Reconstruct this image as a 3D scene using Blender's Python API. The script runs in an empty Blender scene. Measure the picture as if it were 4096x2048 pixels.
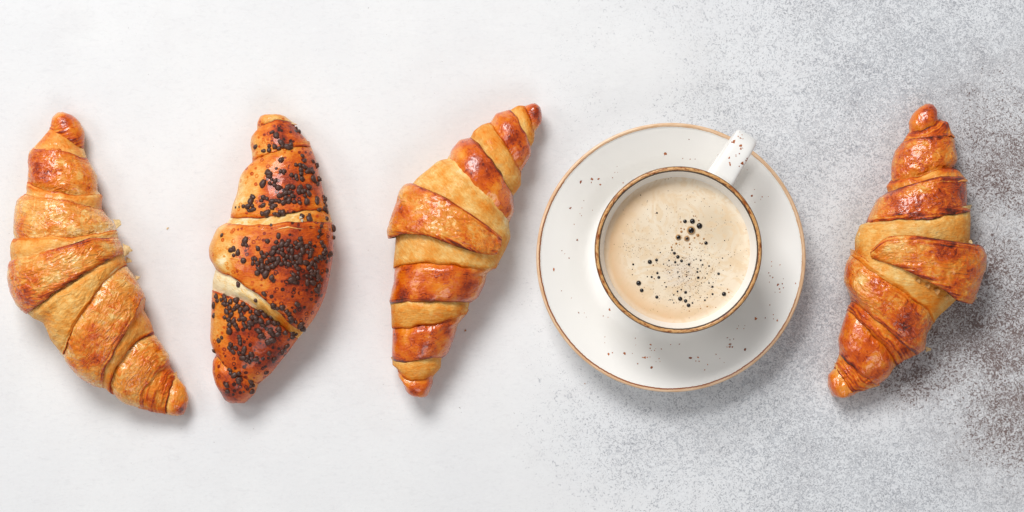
import bpy, math, random
import numpy as np
from mathutils import Vector
from mathutils.bvhtree import BVHTree

random.seed(7)
S = bpy.context.scene
COL = S.collection
MM = 0.001
CAMH = 1.30            # camera height above the table, metres
PX = 0.14 * MM         # metres of table per pixel of the 4096 px wide photograph

# ------------------------------------------------------------------ camera
cd = bpy.data.cameras.new("camera")
cam = bpy.data.objects.new("camera", cd)
COL.objects.link(cam)
cam.location = (0, 0, CAMH)
cam.rotation_euler = (0, 0, 0)
cd.sensor_width = 36.0
cd.lens = 36.0 * CAMH / (4096 * PX)
cd.clip_start = 0.05
cd.clip_end = 50
S.camera = cam

# ------------------------------------------------------------------ world and lamps
w = bpy.data.worlds.new("World")
S.world = w
w.use_nodes = True
bg = w.node_tree.nodes["Background"]
bg.inputs[0].default_value = (0.97, 0.98, 1.0, 1)
bg.inputs[1].default_value = 0.235


def lamp(name, loc, target, sx, sy, power, color):
    ld = bpy.data.lights.new(name, 'AREA')
    ld.shape = 'RECTANGLE'
    ld.size = sx
    ld.size_y = sy
    ld.energy = power
    ld.color = color
    o = bpy.data.objects.new(name, ld)
    COL.objects.link(o)
    o.location = loc
    d = Vector(target) - Vector(loc)
    o.rotation_euler = d.to_track_quat('-Z', 'Y').to_euler()
    return o


lamp("softbox_top", (-0.58, 1.35, 1.75), (0.0, 0.02, 0), 1.0, 0.8, 44.0, (1.0, 0.995, 0.985))
lamp("softbox_left", (-1.65, 0.30, 1.60), (0.0, 0, 0), 0.8, 0.8, 9.0, (1.0, 0.995, 0.985))
lamp("softbox_bottom", (0.45, -1.55, 1.75), (0.1, 0, 0), 1.1, 0.8, 9.0, (0.98, 0.99, 1.0))

S.view_settings.view_transform = 'Standard'
S.view_settings.look = 'None'
S.view_settings.exposure = 0.0
S.view_settings.gamma = 1.0


# ------------------------------------------------------------------ helpers
def lin(r, g, b):
    f = lambda c: (c / 255) / 12.92 if c / 255 <= 0.04045 else ((c / 255 + 0.055) / 1.055) ** 2.4
    return (f(r), f(g), f(b), 1.0)


def at(px, py, z=0.0):
    k = PX * (CAMH - z) / CAMH
    return ((px - 2048) * k, (1024 - py) * k, z)


def atn(pts, z):
    p = np.asarray(pts, float)
    k = PX * (CAMH - z) / CAMH
    return np.stack([(p[:, 0] - 2048) * k, (1024 - p[:, 1]) * k], 1)


def tag(o, label=None, cat=None, group=None, kind=None):
    if label: o["label"] = label
    if cat: o["category"] = cat
    if group: o["group"] = group
    if kind: o["kind"] = kind
    return o


def empty(name, loc):
    o = bpy.data.objects.new(name, None)
    COL.objects.link(o)
    o.location = loc
    o.empty_display_size = 0.01
    return o


def link(name, me, mat, parent=None, loc=None):
    o = bpy.data.objects.new(name, me)
    COL.objects.link(o)
    if mat is not None and len(me.materials) == 0:
        me.materials.append(mat)
    if parent is not None:
        o.parent = parent
        if loc is None:                       # mesh was made in world space
            o.location = -parent.location
        else:
            o.location = Vector(loc) - parent.location
    elif loc is not None:
        o.location = loc
    return o


_rng = np.random.RandomState(11)
_perm = np.concatenate([_rng.permutation(256)] * 3)
_grad = _rng.normal(size=(256, 3))
_grad /= np.linalg.norm(_grad, axis=1)[:, None]


def perlin(p):
    p = np.asarray(p, float)
    sh = p.shape[:-1]
    p = p.reshape(-1, 3)
    i = np.floor(p).astype(int)
    f = p - i
    i &= 255
    t = f * f * f * (f * (f * 6 - 15) + 10)
    out = 0
    for dx in (0, 1):
        wx = t[:, 0] if dx else 1 - t[:, 0]
        for dy in (0, 1):
            wy = t[:, 1] if dy else 1 - t[:, 1]
            for dz in (0, 1):
                wz = t[:, 2] if dz else 1 - t[:, 2]
                h = _perm[_perm[_perm[i[:, 0] + dx] + i[:, 1] + dy] + i[:, 2] + dz]
                g = _grad[h]
                d = g[:, 0] * (f[:, 0] - dx) + g[:, 1] * (f[:, 1] - dy) + g[:, 2] * (f[:, 2] - dz)
                out = out + wx * wy * wz * d
    return (out * 1.6).reshape(sh)


def fbm(p, oct=3):
    a, s, tot = 1.0, 0, 0
    q = np.asarray(p, float)
    for _ in range(oct):
        s = s + a * perlin(q)
        tot += a
        a *= 0.5
        q = q * 2.03 + 17.3
    return s / tot


def sstep(a, b, x):
    t = np.clip((x - a) / (b - a), 0, 1)
    return t * t * (3 - 2 * t)


def smooth_line(pts, n, sig=0.035):
    """resample a polyline evenly to n points, gently rounded, ends kept"""
    pts = np.asarray(pts, float)
    d = np.concatenate([[0], np.cumsum(np.linalg.norm(np.diff(pts, axis=0), axis=1))])
    if d[-1] < 1e-12:
        return np.repeat(pts[:1], n, 0)
    M = 240
    s = np.linspace(0, d[-1], M)
    q = np.stack([np.interp(s, d, pts[:, k]) for k in range(pts.shape[1])], 1)
    if sig > 0 and len(pts) > 2:
        r = int(M * sig * 3)
        ker = np.exp(-0.5 * (np.arange(-r, r + 1) / (M * sig)) ** 2)
        ker /= ker.sum()
        for k in range(q.shape[1]):
            ext = np.concatenate([2 * q[0, k] - q[r:0:-1, k], q[:, k], 2 * q[-1, k] - q[-2:-r - 2:-1, k]])
            q[:, k] = np.convolve(ext, ker, 'valid')
    return np.stack([np.interp(np.linspace(0, M - 1, n), np.arange(M), q[:, k]) for k in range(q.shape[1])], 1)


def mesh_from(name, V, F, attrs=None, smooth=True):
    me = bpy.data.meshes.new(name)
    V = np.asarray(V, np.float32)
    F = np.asarray(F, np.int32)
    nf, k = F.shape
    me.vertices.add(len(V))
    me.vertices.foreach_set("co", V.ravel())
    me.loops.add(nf * k)
    me.loops.foreach_set("vertex_index", F.ravel())
    me.polygons.add(nf)
    me.polygons.foreach_set("loop_start", np.arange(0, nf * k, k, dtype=np.int32))
    me.polygons.foreach_set("loop_total", np.full(nf, k, np.int32))
    me.update(calc_edges=True)
    me.validate()
    for an, av in (attrs or {}).items():
        av = np.asarray(av, np.float32)
        if av.ndim == 1:
            a = me.attributes.new(an, 'FLOAT', 'POINT')
            a.data.foreach_set("value", av)
        else:
            a = me.attributes.new(an, 'FLOAT_VECTOR', 'POINT')
            a.data.foreach_set("vector", av.ravel())
    if smooth:
        me.polygons.foreach_set("use_smooth", np.ones(nf, bool))
    return me


def grid_faces(nr, nc, wrap):
    r = np.arange(nr - 1)[:, None]
    c = np.arange(nc if wrap else nc - 1)[None, :]
    c2 = (c + 1) % nc
    return np.stack([r * nc + c, r * nc + c2, (r + 1) * nc + c2, (r + 1) * nc + c], -1).reshape(-1, 4)


# ------------------------------------------------------------------ node helpers
class NT:
    def __init__(self, name):
        self.m = bpy.data.materials.new(name)
        self.m.use_nodes = True
        self.t = self.m.node_tree
        self.b = self.t.nodes["Principled BSDF"]

    def n(self, typ, **kw):
        nd = self.t.nodes.new(typ)
        for k, v in kw.items():
            setattr(nd, k, v)
        return nd

    def put(self, sock, v):
        if isinstance(v, bpy.types.NodeSocket):
            self.t.links.new(v, sock)
        else:
            sock.default_value = v

    def math(self, op, a, b=0.0, c=0.0, clamp=False):
        nd = self.n('ShaderNodeMath', operation=op, use_clamp=clamp)
        self.put(nd.inputs[0], a)
        self.put(nd.inputs[1], b)
        if op in ('MULTIPLY_ADD', 'SMOOTH_MIN', 'WRAP', 'COMPARE'):
            self.put(nd.inputs[2], c)
        return nd.outputs[0]

    def step(self, x, a, b, lo=0.0, hi=1.0):
        nd = self.n('ShaderNodeMapRange', interpolation_type='SMOOTHSTEP')
        self.put(nd.inputs[0], x)
        self.put(nd.inputs[1], a)
        self.put(nd.inputs[2], b)
        self.put(nd.inputs[3], lo)
        self.put(nd.inputs[4], hi)
        return nd.outputs[0]

    def mix(self, f, a, b, blend='MIX'):
        nd = self.n('ShaderNodeMix', data_type='RGBA', blend_type=blend)
        self.put(nd.inputs[0], f)
        self.put(nd.inputs[6], a)
        self.put(nd.inputs[7], b)
        return nd.outputs[2]

    def noise(self, vec, scale, detail=3, rough=0.5, dist=0.0, dims='3D'):
        nd = self.n('ShaderNodeTexNoise', noise_dimensions=dims)
        self.put(nd.inputs['Vector'], vec)
        nd.inputs['Scale'].default_value = scale
        nd.inputs['Detail'].default_value = detail
        nd.inputs['Roughness'].default_value = rough
        nd.inputs['Distortion'].default_value = dist
        return nd.outputs[0]

    def vor(self, vec, scale, rand=1.0, feature='F1'):
        nd = self.n('ShaderNodeTexVoronoi', feature=feature)
        self.put(nd.inputs['Vector'], vec)
        nd.inputs['Scale'].default_value = scale
        nd.inputs['Randomness'].default_value = rand
        return nd

    def coord(self):
        return self.n('ShaderNodeTexCoord').outputs['Object']

    def attr(self, name, out='Fac'):
        return self.n('ShaderNodeAttribute', attribute_name=name).outputs[out]

    def scale(self, vec, s, off=(0, 0, 0)):
        nd = self.n('ShaderNodeMapping')
        self.put(nd.inputs[0], vec)
        nd.inputs[1].default_value = off
        nd.inputs[3].default_value = s
        return nd.outputs[0]

    def ramp(self, f, stops, interp='LINEAR'):
        nd = self.n('ShaderNodeValToRGB')
        cr = nd.color_ramp
        cr.interpolation = interp
        while len(cr.elements) < len(stops):
            cr.elements.new(0.5)
        for e, (p, c) in zip(cr.elements, stops):
            e.position = p
            e.color = c
        self.put(nd.inputs[0], f)
        return nd.outputs[0]

    def bump(self, h, dist, strength=1.0):
        nd = self.n('ShaderNodeBump')
        nd.inputs['Strength'].default_value = strength
        nd.inputs['Distance'].default_value = dist
        self.put(nd.inputs['Height'], h)
        self.t.links.new(nd.outputs[0], self.b.inputs['Normal'])

    def set(self, **kw):
        for k, v in kw.items():
            self.put(self.b.inputs[k.replace('_', ' ')], v)


# ------------------------------------------------------------------ tabletop
def table_material():
    T = NT("mottled_plaster")
    co = T.coord()
    sep = T.n('ShaderNodeSeparateXYZ')
    T.put(sep.inputs[0], co)
    x, y = sep.outputs[0], sep.outputs[1]

    def blob(px, py, rx, ry):
        cx, cy, _ = at(px, py)
        v = T.scale(co, (1 / (rx * PX), 1 / (ry * PX), 0), (-cx / (rx * PX), -cy / (ry * PX), 0))
        ln = T.n('ShaderNodeVectorMath', operation='LENGTH')
        T.put(ln.inputs[0], v)
        return T.step(ln.outputs[1], 1.0, 0.0)

    big = T.noise(co, 9, 3, 0.6)
    mid = T.noise(co, 34, 4, 0.6)
    fine = T.noise(co, 420, 3, 0.6)
    grain = T.noise(co, 1500, 2, 0.6)
    # how far the white top coat is worn: nothing on one half, strong on the other
    e = T.math('MULTIPLY_ADD', big, 0.16, x)
    wear = T.step(e, 0.065, 0.27)
    wear = T.math('ADD', wear, T.math('MULTIPLY', blob(2480, 1760, 560, 420), 0.55), clamp=True)
    wear = T.math('MULTIPLY', wear, T.step(mid, 0.25, 0.75, 0.84, 1.12))
    for (px, py, rx, ry, a) in ((2950, 250, 500, 260, -.12), (3330, 860, 180, 300, -.25), (3700, 330, 420, 330, .20),
                                (2560, 250, 330, 300, -.35), (3250, 1330, 260, 330, .22), (3850, 1250, 420, 420, .22),
                                (3700, 1900, 420, 220, .06), (3060, 1760, 500, 260, .10), (3380, 340, 260, 200, .12),
                                (3930, 620, 260, 260, .10), (3500, 1690, 260, 150, -.18)):
        wear = T.math('ADD', wear, T.math('MULTIPLY', blob(px, py, rx, ry), a))
    wear = T.math('MAXIMUM', wear, 0.0)
    # curly flecks
    fl1 = T.noise(co, 430, 3, 0.58, 2.0)
    fl2 = T.noise(T.scale(co, (1, 1, 1), (3.1, 1.7, 0.4)), 580, 2, 0.55, 2.2)
    fl3 = T.noise(T.scale(co, (1, 1, 1), (7.3, 2.2, 1.4)), 400, 3, 0.6, 2.4)
    clump = T.math('MULTIPLY', T.math('SUBTRACT', T.noise(co, 95, 3, 0.6, 0.8), 0.5), 0.24)
    th = T.math('ADD', T.math('MULTIPLY_ADD', wear, -0.18, 0.70), clump)
    gate = T.step(wear, 0.02, 0.16)
    g1 = T.math('MULTIPLY', T.step(T.math('SUBTRACT', fl1, th), -0.03, 0.06), gate)
    th2 = T.math('SUBTRACT', T.math('MULTIPLY_ADD', wear, -0.17, 0.73), clump)
    g2 = T.math('MULTIPLY', T.step(T.math('SUBTRACT', fl2, th2), -0.025, 0.05), gate)
    base = T.mix(T.step(big, 0.3, 0.7), lin(228, 228, 229), lin(234, 234, 234))
    base = T.mix(T.math('MULTIPLY', T.step(x, 0.04, 0.27), 0.5), base, lin(226, 228, 231))
    base = T.mix(T.math('MULTIPLY', wear, 0.45), base, lin(210, 213, 218))
    base = T.mix(T.step(mid, 0.45, 0.75, 0, 0.25), base, lin(220, 218, 218))
    base = T.mix(T.step(fine, 0.5, 0.8, 0, 0.22), base, lin(208, 207, 209))
    brush = T.noise(T.scale(co, (1.0, 2.6, 1), (0.3, 0.8, 0)), 150, 4, 0.65, 1.5)
    base = T.mix(T.step(brush, 0.52, 0.72, 0, 0.22), base, lin(205, 204, 206))
    base = T.mix(T.step(brush, 0.44, 0.30, 0, 0.25), base, lin(240, 240, 240))
    col = T.mix(T.math('MULTIPLY', g1, 0.64), base, T.mix(T.step(mid, 0.3, 0.7), lin(146, 150, 158), lin(180, 182, 187)))
    col = T.mix(T.math('MULTIPLY', g2, 0.52), col, lin(118, 120, 128))
    # brown under coat on the right
    br = blob(3950, 1270, 820, 700)
    for b in (blob(4020, 640, 520, 640), blob(4096, 1640, 620, 560), blob(3640, 1500, 360, 260)):
        br = T.math('MAXIMUM', br, T.math('MULTIPLY', b, 0.8))
    br = T.math('MULTIPLY', T.math('MULTIPLY', br, 1.25, clamp=True), T.step(mid, 0.2, 0.7, 0.82, 1.1))
    col = T.mix(T.math('MULTIPLY', br, 0.34), col, lin(178, 165, 160))
    thb = T.math('MULTIPLY_ADD', br, -0.27, 0.74)
    gb = T.step(T.math('SUBTRACT', fl3, thb), -0.02, 0.045)
    col = T.mix(T.math('MULTIPLY', gb, 0.92), col, T.mix(big, lin(88, 68, 64), lin(118, 96, 90)))
    # white strands lying over the worn part
    for sc, off, wd in ((230, (1.2, 9.1, 2.4), 0.020), (330, (5.2, 3.1, 7.4), 0.022)):
        wf = T.noise(T.scale(co, (1, 1, 1), off), sc, 2, 0.55, 3.0)
        wl = T.step(T.math('ABSOLUTE', T.math('SUBTRACT', wf, 0.5)), wd, wd * 0.4)
        gw = T.math('MULTIPLY', wl, T.step(wear, 0.15, 0.7, 0.0, 0.85))
        gw = T.math('MULTIPLY', gw, T.step(T.noise(T.scale(co, (1, 1, 1), off), 60, 2, 0.6), 0.38, 0.6))
        col = T.mix(gw, col, lin(232, 235, 238))
    # tiny dark pin marks everywhere
    vd = T.vor(co, 75, 1.0)
    pin = T.math('MULTIPLY', T.step(vd.outputs[0], 0.045, 0.02), T.step(T.noise(co, 60, 1), 0.52, 0.6))
    col = T.mix(T.math('MULTIPLY', pin, 0.22), col, lin(150, 140, 135))
    T.set(Base_Color=col, Roughness=0.62, Specular_IOR_Level=0.25)
    h = T.math('ADD', T.math('MULTIPLY', fine, 0.6), T.math('MULTIPLY', grain, 0.35))
    h = T.math('SUBTRACT', h, T.math('MULTIPLY', T.math('MAXIMUM', g1, gb), 0.5))
    T.bump(h, 0.00022, 0.7)
    return T.m


def build_table():
    n = 12
    g = np.linspace(-0.9, 0.9, n)
    X, Y = np.meshgrid(g, g)
    V = np.stack([X, Y, np.zeros_like(X)], -1).reshape(-1, 3)
    F = grid_faces(n, n, False)
    me = mesh_from("tabletop", V, F)
    # thickness: side walls and underside in the same sheet
    o = link("tabletop", me, table_material())
    tag(o, kind="structure")
    return o


build_table()


# ------------------------------------------------------------------ pastry material
def pastry_material(name, spots=False, hue=0.0, peel=True):
    T = NT(name)
    co = T.coord()
    bake = T.attr("bake")
    gloss = T.attr("gloss")
    lam = T.attr("lam", 'Vector')          # x along the roll edge, y across the layer, in mm
    n1 = T.noise(co, 170, 4, 0.6)
    n2 = T.noise(co, 620, 3, 0.6)
    str_ = T.noise(T.scale(lam, (0.10, 1.5, 1)), 1.0, 3, 0.6, 0.6)
    blot = T.noise(co, 330, 4, 0.65, 1.4)
    v = T.math('ADD', T.math('MULTIPLY_ADD', gloss, 0.012, T.math('ADD', bake, 0.012)), T.math('MULTIPLY', T.math('SUBTRACT', n1, 0.5), 0.50))
    v = T.math('ADD', v, T.math('MULTIPLY', T.math('SUBTRACT', n2, 0.5), 0.12))
    v = T.math('ADD', v, T.math('MULTIPLY', T.math('SUBTRACT', str_, 0.5), 0.16))
    cru = T.noise(T.scale(lam, (0.30, 0.8, 1), (4, 4, 4)), 1.0, 4, 0.65, 1.0)
    v = T.math('ADD', v, T.math('MULTIPLY', T.math('SUBTRACT', cru, 0.5), T.math('MULTIPLY_ADD', gloss, -0.25, 0.45)))
    # darker blisters in the glaze
    bl = T.math('MULTIPLY', T.step(blot, 0.54, 0.66), T.math('MULTIPLY', gloss, 0.16))
    v = T.math('ADD', v, bl)
    if peel:                                # crackled paler patches where the skin lifts
        pl = T.noise(co, 120, 4, 0.6, 2.2)
        pm = T.math('MULTIPLY', T.step(pl, 0.55, 0.60), T.attr("peel"))
        v = T.math('SUBTRACT', v, T.math('MULTIPLY', pm, 0.17))
    if spots:
        vo = T.vor(T.scale(co, (1, 1, 0.6)), 330, 1.0)
        d = T.math('ADD', vo.outputs[0], T.math('MULTIPLY', T.math('SUBTRACT', n2, 0.5), 0.25))
        ring = T.math('MULTIPLY', T.step(d, 0.17, 0.26), T.step(d, 0.44, 0.34))
        sepc = T.n('ShaderNodeSeparateColor')
        T.put(sepc.inputs[0], vo.outputs[1])
        pick = T.step(T.math('ADD', sepc.outputs[0], T.math('MULTIPLY', bake, 0.35)), 0.72, 0.78)
        dot = T.math('MULTIPLY', T.step(d, 0.34, 0.22), T.step(T.math('ADD', sepc.outputs[1], T.math('MULTIPLY', bake, 0.3)), 0.86, 0.90))
        v = T.math('ADD', v, T.math('MULTIPLY', T.math('MULTIPLY', ring, pick), T.math('MULTIPLY', gloss, 0.40)))
        v = T.math('ADD', v, T.math('MULTIPLY', dot, T.math('MULTIPLY', gloss, 0.45)))
    stops = [(0.0, lin(254, 234, 190)), (0.14, lin(246, 200, 122)), (0.30, lin(238, 166, 76)), (0.48, lin(231, 128, 22)),
             (0.64, lin(212, 88, 2)), (0.79, lin(156, 48, 2)), (0.92, lin(94, 30, 8)), (1.0, lin(56, 21, 10))]
    col = T.ramp(v, stops)
    T.set(Base_Color=col)
    rough = T.math('SUBTRACT', 0.66, T.math('MULTIPLY', gloss, 0.44))
    rough = T.math('ADD', rough, T.math('MULTIPLY', T.math('SUBTRACT', n1, 0.5), 0.25))
    T.set(Roughness=rough, Specular_IOR_Level=T.math('MULTIPLY_ADD', gloss, 0.30, 0.15))
    T.set(Coat_Weight=T.math('MULTIPLY', gloss, 0.65), Coat_Roughness=0.12)
    T.b.inputs['Subsurface Weight'].default_value = 0.0
    cr = T.noise(T.scale(lam, (0.075, 0.17, 1), (2.2, 5.1, 0.7)), 1.0, 3, 0.5, 2.2)
    crease = T.math('SUBTRACT', 1.0, T.math('MULTIPLY', T.math('ABSOLUTE', T.math('SUBTRACT', cr, 0.5)), 5.0), clamp=True)
    crumb = T.noise(T.scale(lam, (0.35, 0.9, 1)), 1.0, 4, 0.65, 1.2)
    h = T.math('ADD', T.math('MULTIPLY', n2, 0.16), T.math('MULTIPLY', str_, 0.20))
    h = T.math('ADD', h, T.math('MULTIPLY', blot, T.math('MULTIPLY_ADD', gloss, 0.08, 0.12)))
    h = T.math('ADD', h, T.math('MULTIPLY', crease, T.math('MULTIPLY', T.math('ADD', T.attr("peel"), 0.25), 0.6)))
    h = T.math('ADD', h, T.math('MULTIPLY', crumb, T.math('MULTIPLY_ADD', gloss, -1.05, 1.15)))
    T.bump(h, 0.0010, 0.75)
    return T.m


MAT_PASTRY = pastry_material("baked_pastry")
MAT_SPOT = pastry_material("spotted_pastry", spots=True, peel=False)


# ------------------------------------------------------------------ croissant builder
ZC = 18 * MM


class Croissant:
    """rolled dough: closed sleeves between traced seams, each sleeve one layer"""

    def __init__(self, name, org, left, right, seams, mat, seed, hfac=0.86, lift=0.22, end_h=2.2):
        self.mat, self.seed = mat, seed
        self.L = atn(org(left), ZC)
        self.R = atn(org(right), ZC)
        self.org = org
        self.S = [atn(org(s), ZC) for s in seams]
        for i in range(1, len(self.S) - 1):        # hand-rolled edges are never quite even
            q = smooth_line(self.S[i], 70)
            t = np.gradient(q, axis=0)
            t /= np.linalg.norm(t, axis=1)[:, None]
            al = np.linspace(0, 1, 70) * np.linalg.norm(q[-1] - q[0]) / MM
            nz = fbm(np.stack([al * 0.11 + seed * 3.3, 0 * al + i * 2.7, 0 * al], -1), 4)
            amp = np.minimum(np.sin(np.pi * np.linspace(0, 1, 70)) * 3, 1)[:, None]
            self.S[i] = q + np.stack([-t[:, 1], t[:, 0]], 1) * (nz[:, None] * 1.5 * MM * amp)
        mids = np.array([(s[0] + s[-1]) / 2 for s in self.S])
        self.hfac = hfac
        self.lift = lift
        self.mids = mids
        tan = np.gradient(mids, axis=0)
        tan /= np.linalg.norm(tan, axis=1)[:, None]
        hw = np.array([abs((s[-1] - s[0])[0] * t[1] - (s[-1] - s[0])[1] * t[0]) / 2 for s, t in zip(self.S, tan)])
        self.arc = np.concatenate([[0], np.cumsum(np.linalg.norm(np.diff(mids, axis=0), axis=1))])
        hw[0] = hw[-1] = end_h * MM
        hs = hw.copy()
        hs[1:-1] = 0.25 * hw[:-2] + 0.5 * hw[1:-1] + 0.25 * hw[2:]
        hs[1] = 0.75 * hw[1] + .25 * hw[2]
        hs[-2] = 0.75 * hw[-2] + .25 * hw[-3]
        self.H = hs * hfac
        self.tan = tan
        self.Hmax = self.H.max()
        c = mids.mean(0)
        self.root = empty(name, (c[0], c[1], 0))
        self.V, self.F, self.nv = [], [], 0

    def hz(self, H):
        Hb = 0.72 * H
        return Hb + self.lift * np.maximum(self.Hmax - H, 0) + 0.2 * MM, Hb

    def outline(self, side, a, b):
        P = self.L if side == 'L' else self.R
        d = np.concatenate([[0], np.cumsum(np.linalg.norm(np.diff(P, axis=0), axis=1))])

        def proj(q):
            best = (1e9, 0)
            for i in range(len(P) - 1):
                e = P[i + 1] - P[i]
                t = np.clip(np.dot(q - P[i], e) / max(np.dot(e, e), 1e-15), 0, 1)
                r = np.linalg.norm(P[i] + t * e - q)
                if r < best[0]:
                    best = (r, d[i] + t * np.linalg.norm(e))
            return best[1]
        s0, s1 = proj(a), proj(b)
        s = np.linspace(s0, s1, 40)
        return np.stack([np.interp(s, d, P[:, k]) for k in range(2)], 1)

    def band(self, k0, k1, e0, e1, bake=0.5, gloss=0.8, off=0.0, bulge=1.0, wrinkle=0.3, peel=0.0, T=2.0, lamin=1.0,
             name="dough_layer", label=None, P0=None, P1=None, Lo=None, Ro=None, hidden=None, blobs=(), tip=0, side=0.12,
             edge_bake=0.16, sub=None, h0=None, h1=None):
        """e0/e1: 'lip' (on top of its neighbour) or 'tuck' (runs beneath it)"""
        if gloss < 0.45 and off > -0.5: bake += 0.03
        p0 = self.S[k0] if P0 is None else atn(self.org(P0), ZC)
        p1 = self.S[k1] if P1 is None else atn(self.org(P1), ZC)
        NT_, NB = 210, 70
        ph = np.concatenate([np.linspace(0, np.pi, NT_, endpoint=False), np.linspace(np.pi, 2 * np.pi, NB, endpoint=False)])
        NC = len(ph)
        cu = -np.cos(ph)
        top = ph < np.pi
        u01 = (cu + 1) / 2
        A = smooth_line(p0, 200, 0.012 if P0 is None else 0.03)
        B = smooth_line(p1, 200, 0.012 if P1 is None else 0.03)
        g = np.linspace(0, 1, 200)
        a = np.stack([np.interp(u01, g, A[:, k]) for k in range(2)], 1)
        b = np.stack([np.interp(u01, g, B[:, k]) for k in range(2)], 1)
        wmax = np.linalg.norm(B - A, axis=1).max()
        nv = int(np.clip(wmax / (0.42 * MM), 10, 110))
        v = np.linspace(0, 1, nv)
        # beneath-neighbour extension
        ext = 1.6 * MM / max(wmax, 1e-6)
        vv = v.copy()
        if e0 == 'tuck': vv = np.concatenate([[-2 * ext, -ext], vv])
        if e1 == 'tuck': vv = np.concatenate([vv, [1 + ext, 1 + 2 * ext]])
        n = len(vv)
        vc = np.clip(vv, 0, 1)
        oL = self.outline('L', p0[0], p1[0]) if Lo is None else atn(self.org(Lo), ZC)
        oR = self.outline('R', p0[-1], p1[-1]) if Ro is None else atn(self.org(Ro), ZC)
        oL = smooth_line(oL, n if n > 3 else 4, 0.03)
        oR = smooth_line(oR, n, 0.03)
        gl = np.linspace(0, 1, len(oL))
        eL = np.stack([np.interp(vc, gl, oL[:, k]) for k in range(2)], 1)
        eR = np.stack([np.interp(vc, gl, oR[:, k]) for k in range(2)], 1)
        XY = a[None] * (1 - vv[:, None, None]) + b[None] * vv[:, None, None]
        cL = eL - (p0[0] * (1 - vc[:, None]) + p1[0] * vc[:, None])
        cR = eR - (p0[-1] * (1 - vc[:, None]) + p1[-1] * vc[:, None])
        wl = ((1 - u01) ** 1.5)[None, :, None]
        wr = (u01 ** 1.5)[None, :, None]
        XY = XY + cL[:, None] * wl + cR[:, None] * wr
        H0 = self.H[k0] if h0 is None else h0 * MM
        H1 = self.H[k1] if h1 is None else h1 * MM
        if tip == -1:
            H = H0 + (H1 - H0) * np.sqrt(np.clip(1 - (1 - vc) ** 2, 0, 1))
        elif tip == 1:
            H = H1 + (H0 - H1) * np.sqrt(np.clip(1 - vc ** 2, 0, 1))
        else:
            H = H0 + (H1 - H0) * vv
        T = min(T, max(0.20 * min(H0, H1) / MM, 0.35) if tip == 0 else max(0.16 * max(H0, H1) / MM, 0.4))
        lr = 0.9
        if tip or k0 <= 1 or k1 >= len(self.S) - 2:
            T *= 0.45
            lr = 0.35
            bulge *= 0.5
        zc, Hb = self.hz(H)
        sn = np.sin(ph)
        Z = np.where(top[None], zc[:, None] + H[:, None] * np.abs(sn[None]) ** 0.92, zc[:, None] - Hb[:, None] * np.abs(sn[None]) ** 0.62)
        # underside narrows a little
        mid = (XY[:, :1] * 0 + (XY[:, 0:1] + XY[:, NT_:NT_ + 1]) / 2)
        sq = np.where(top, 1.0, 1 - 0.10 * np.abs(sn))[None, :, None]
        XY = mid + (XY - mid) * sq
        P = np.concatenate([XY, Z[..., None]], -1)
        if tip:                              # drop the tip of the roll smoothly
            pass
        # normals
        dv = np.gradient(P, axis=0)
        dp = np.roll(P, -1, 1) - np.roll(P, 1, 1)
        N = np.cross(dp, dv)
        N /= np.maximum(np.linalg.norm(N, axis=-1), 1e-12)[..., None]
        cen = np.concatenate([mid, zc[:, None, None]], -1)
        sg = np.sign(((P - cen) * N).sum(-1))
        if np.mean(sg) < 0: N = -N
        # arc length coordinates (mm)
        arc = np.cumsum(np.linalg.norm(np.diff(P, axis=1, prepend=P[:, :1]), axis=-1), 1) / MM
        acr_w = np.linalg.norm(b - a, axis=1)[None] / MM
        d0 = vv[:, None] * acr_w
        d1 = (1 - vv)[:, None] * acr_w
        sd = self.seed * 13.7 + k0 * 3.1
        Q = P / MM
        upw = np.where(top, side + (1 - side) * np.abs(sn), side * 0.5)[None]
        jig = fbm(np.stack([arc * 0.16, 0 * arc + sd, 0 * arc], -1), 3)
        o = np.full(P.shape[:2], off) + 1.35 * bulge * np.sin(np.pi * np.clip(vv, 0, 1))[:, None] ** 0.8
        if e0 == 'tuck': o = o - T * (1 - sstep(-1, 4.5, d0 + jig * 1.6))
        else: o = o - lr * (1 - sstep(0, 1.5, d0))
        if e1 == 'tuck': o = o - T * (1 - sstep(-1, 4.5, d1 + jig * 1.6))
        else: o = o - lr * (1 - sstep(0, 1.5, d1))
        # laminated ridges near a lip
        lamr = np.zeros_like(o)
        if e0 == 'lip' and tip != -1: lamr = np.maximum(lamr, 1 - sstep(0.6, 3.6 if lamin < 1.2 else 5.5, d0 + 1.5 * jig))
        if e1 == 'lip' and tip != 1: lamr = np.maximum(lamr, 1 - sstep(0.6, 3.6 if lamin < 1.2 else 5.5, d1 + 1.5 * jig))
        if lamin > 1.5: lamr = np.maximum(lamr, 0.75 + 0.25 * jig)
        rid = perlin(np.stack([arc * 0.05, (d0 if e0 == 'lip' else d1) * 0.95 + sd + 0.6 * jig, 0 * arc], -1))
        o = o + lamin * lamr * rid * 0.62
        # undulation, wrinkles along the roll and blisters, in patches
        patch = sstep(-0.25, 0.35, fbm(Q * 0.055 + sd * 1.3, 2))
        oo = 0.60 * fbm(Q * 0.07 + sd, 2)
        wr_ = 1 - np.abs(fbm(np.stack([arc * 0.07 + sd, d0 * 0.24 + 1.2 * jig, 0 * arc + sd], -1), 3)) * 2.2
        oo = oo + wrinkle * (0.35 + 0.9 * patch) * (wr_ - 0.6)
        oo = oo + wrinkle * 1.0 * (1.2 - 0.8 * patch) * (1 - np.abs(fbm(Q * 0.17 + sd, 3)) * 2.2 - 0.6)
        nzw = np.where(top, 0.55 + 0.45 * np.abs(sn), 0.5)[None]
        keep = None
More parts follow.
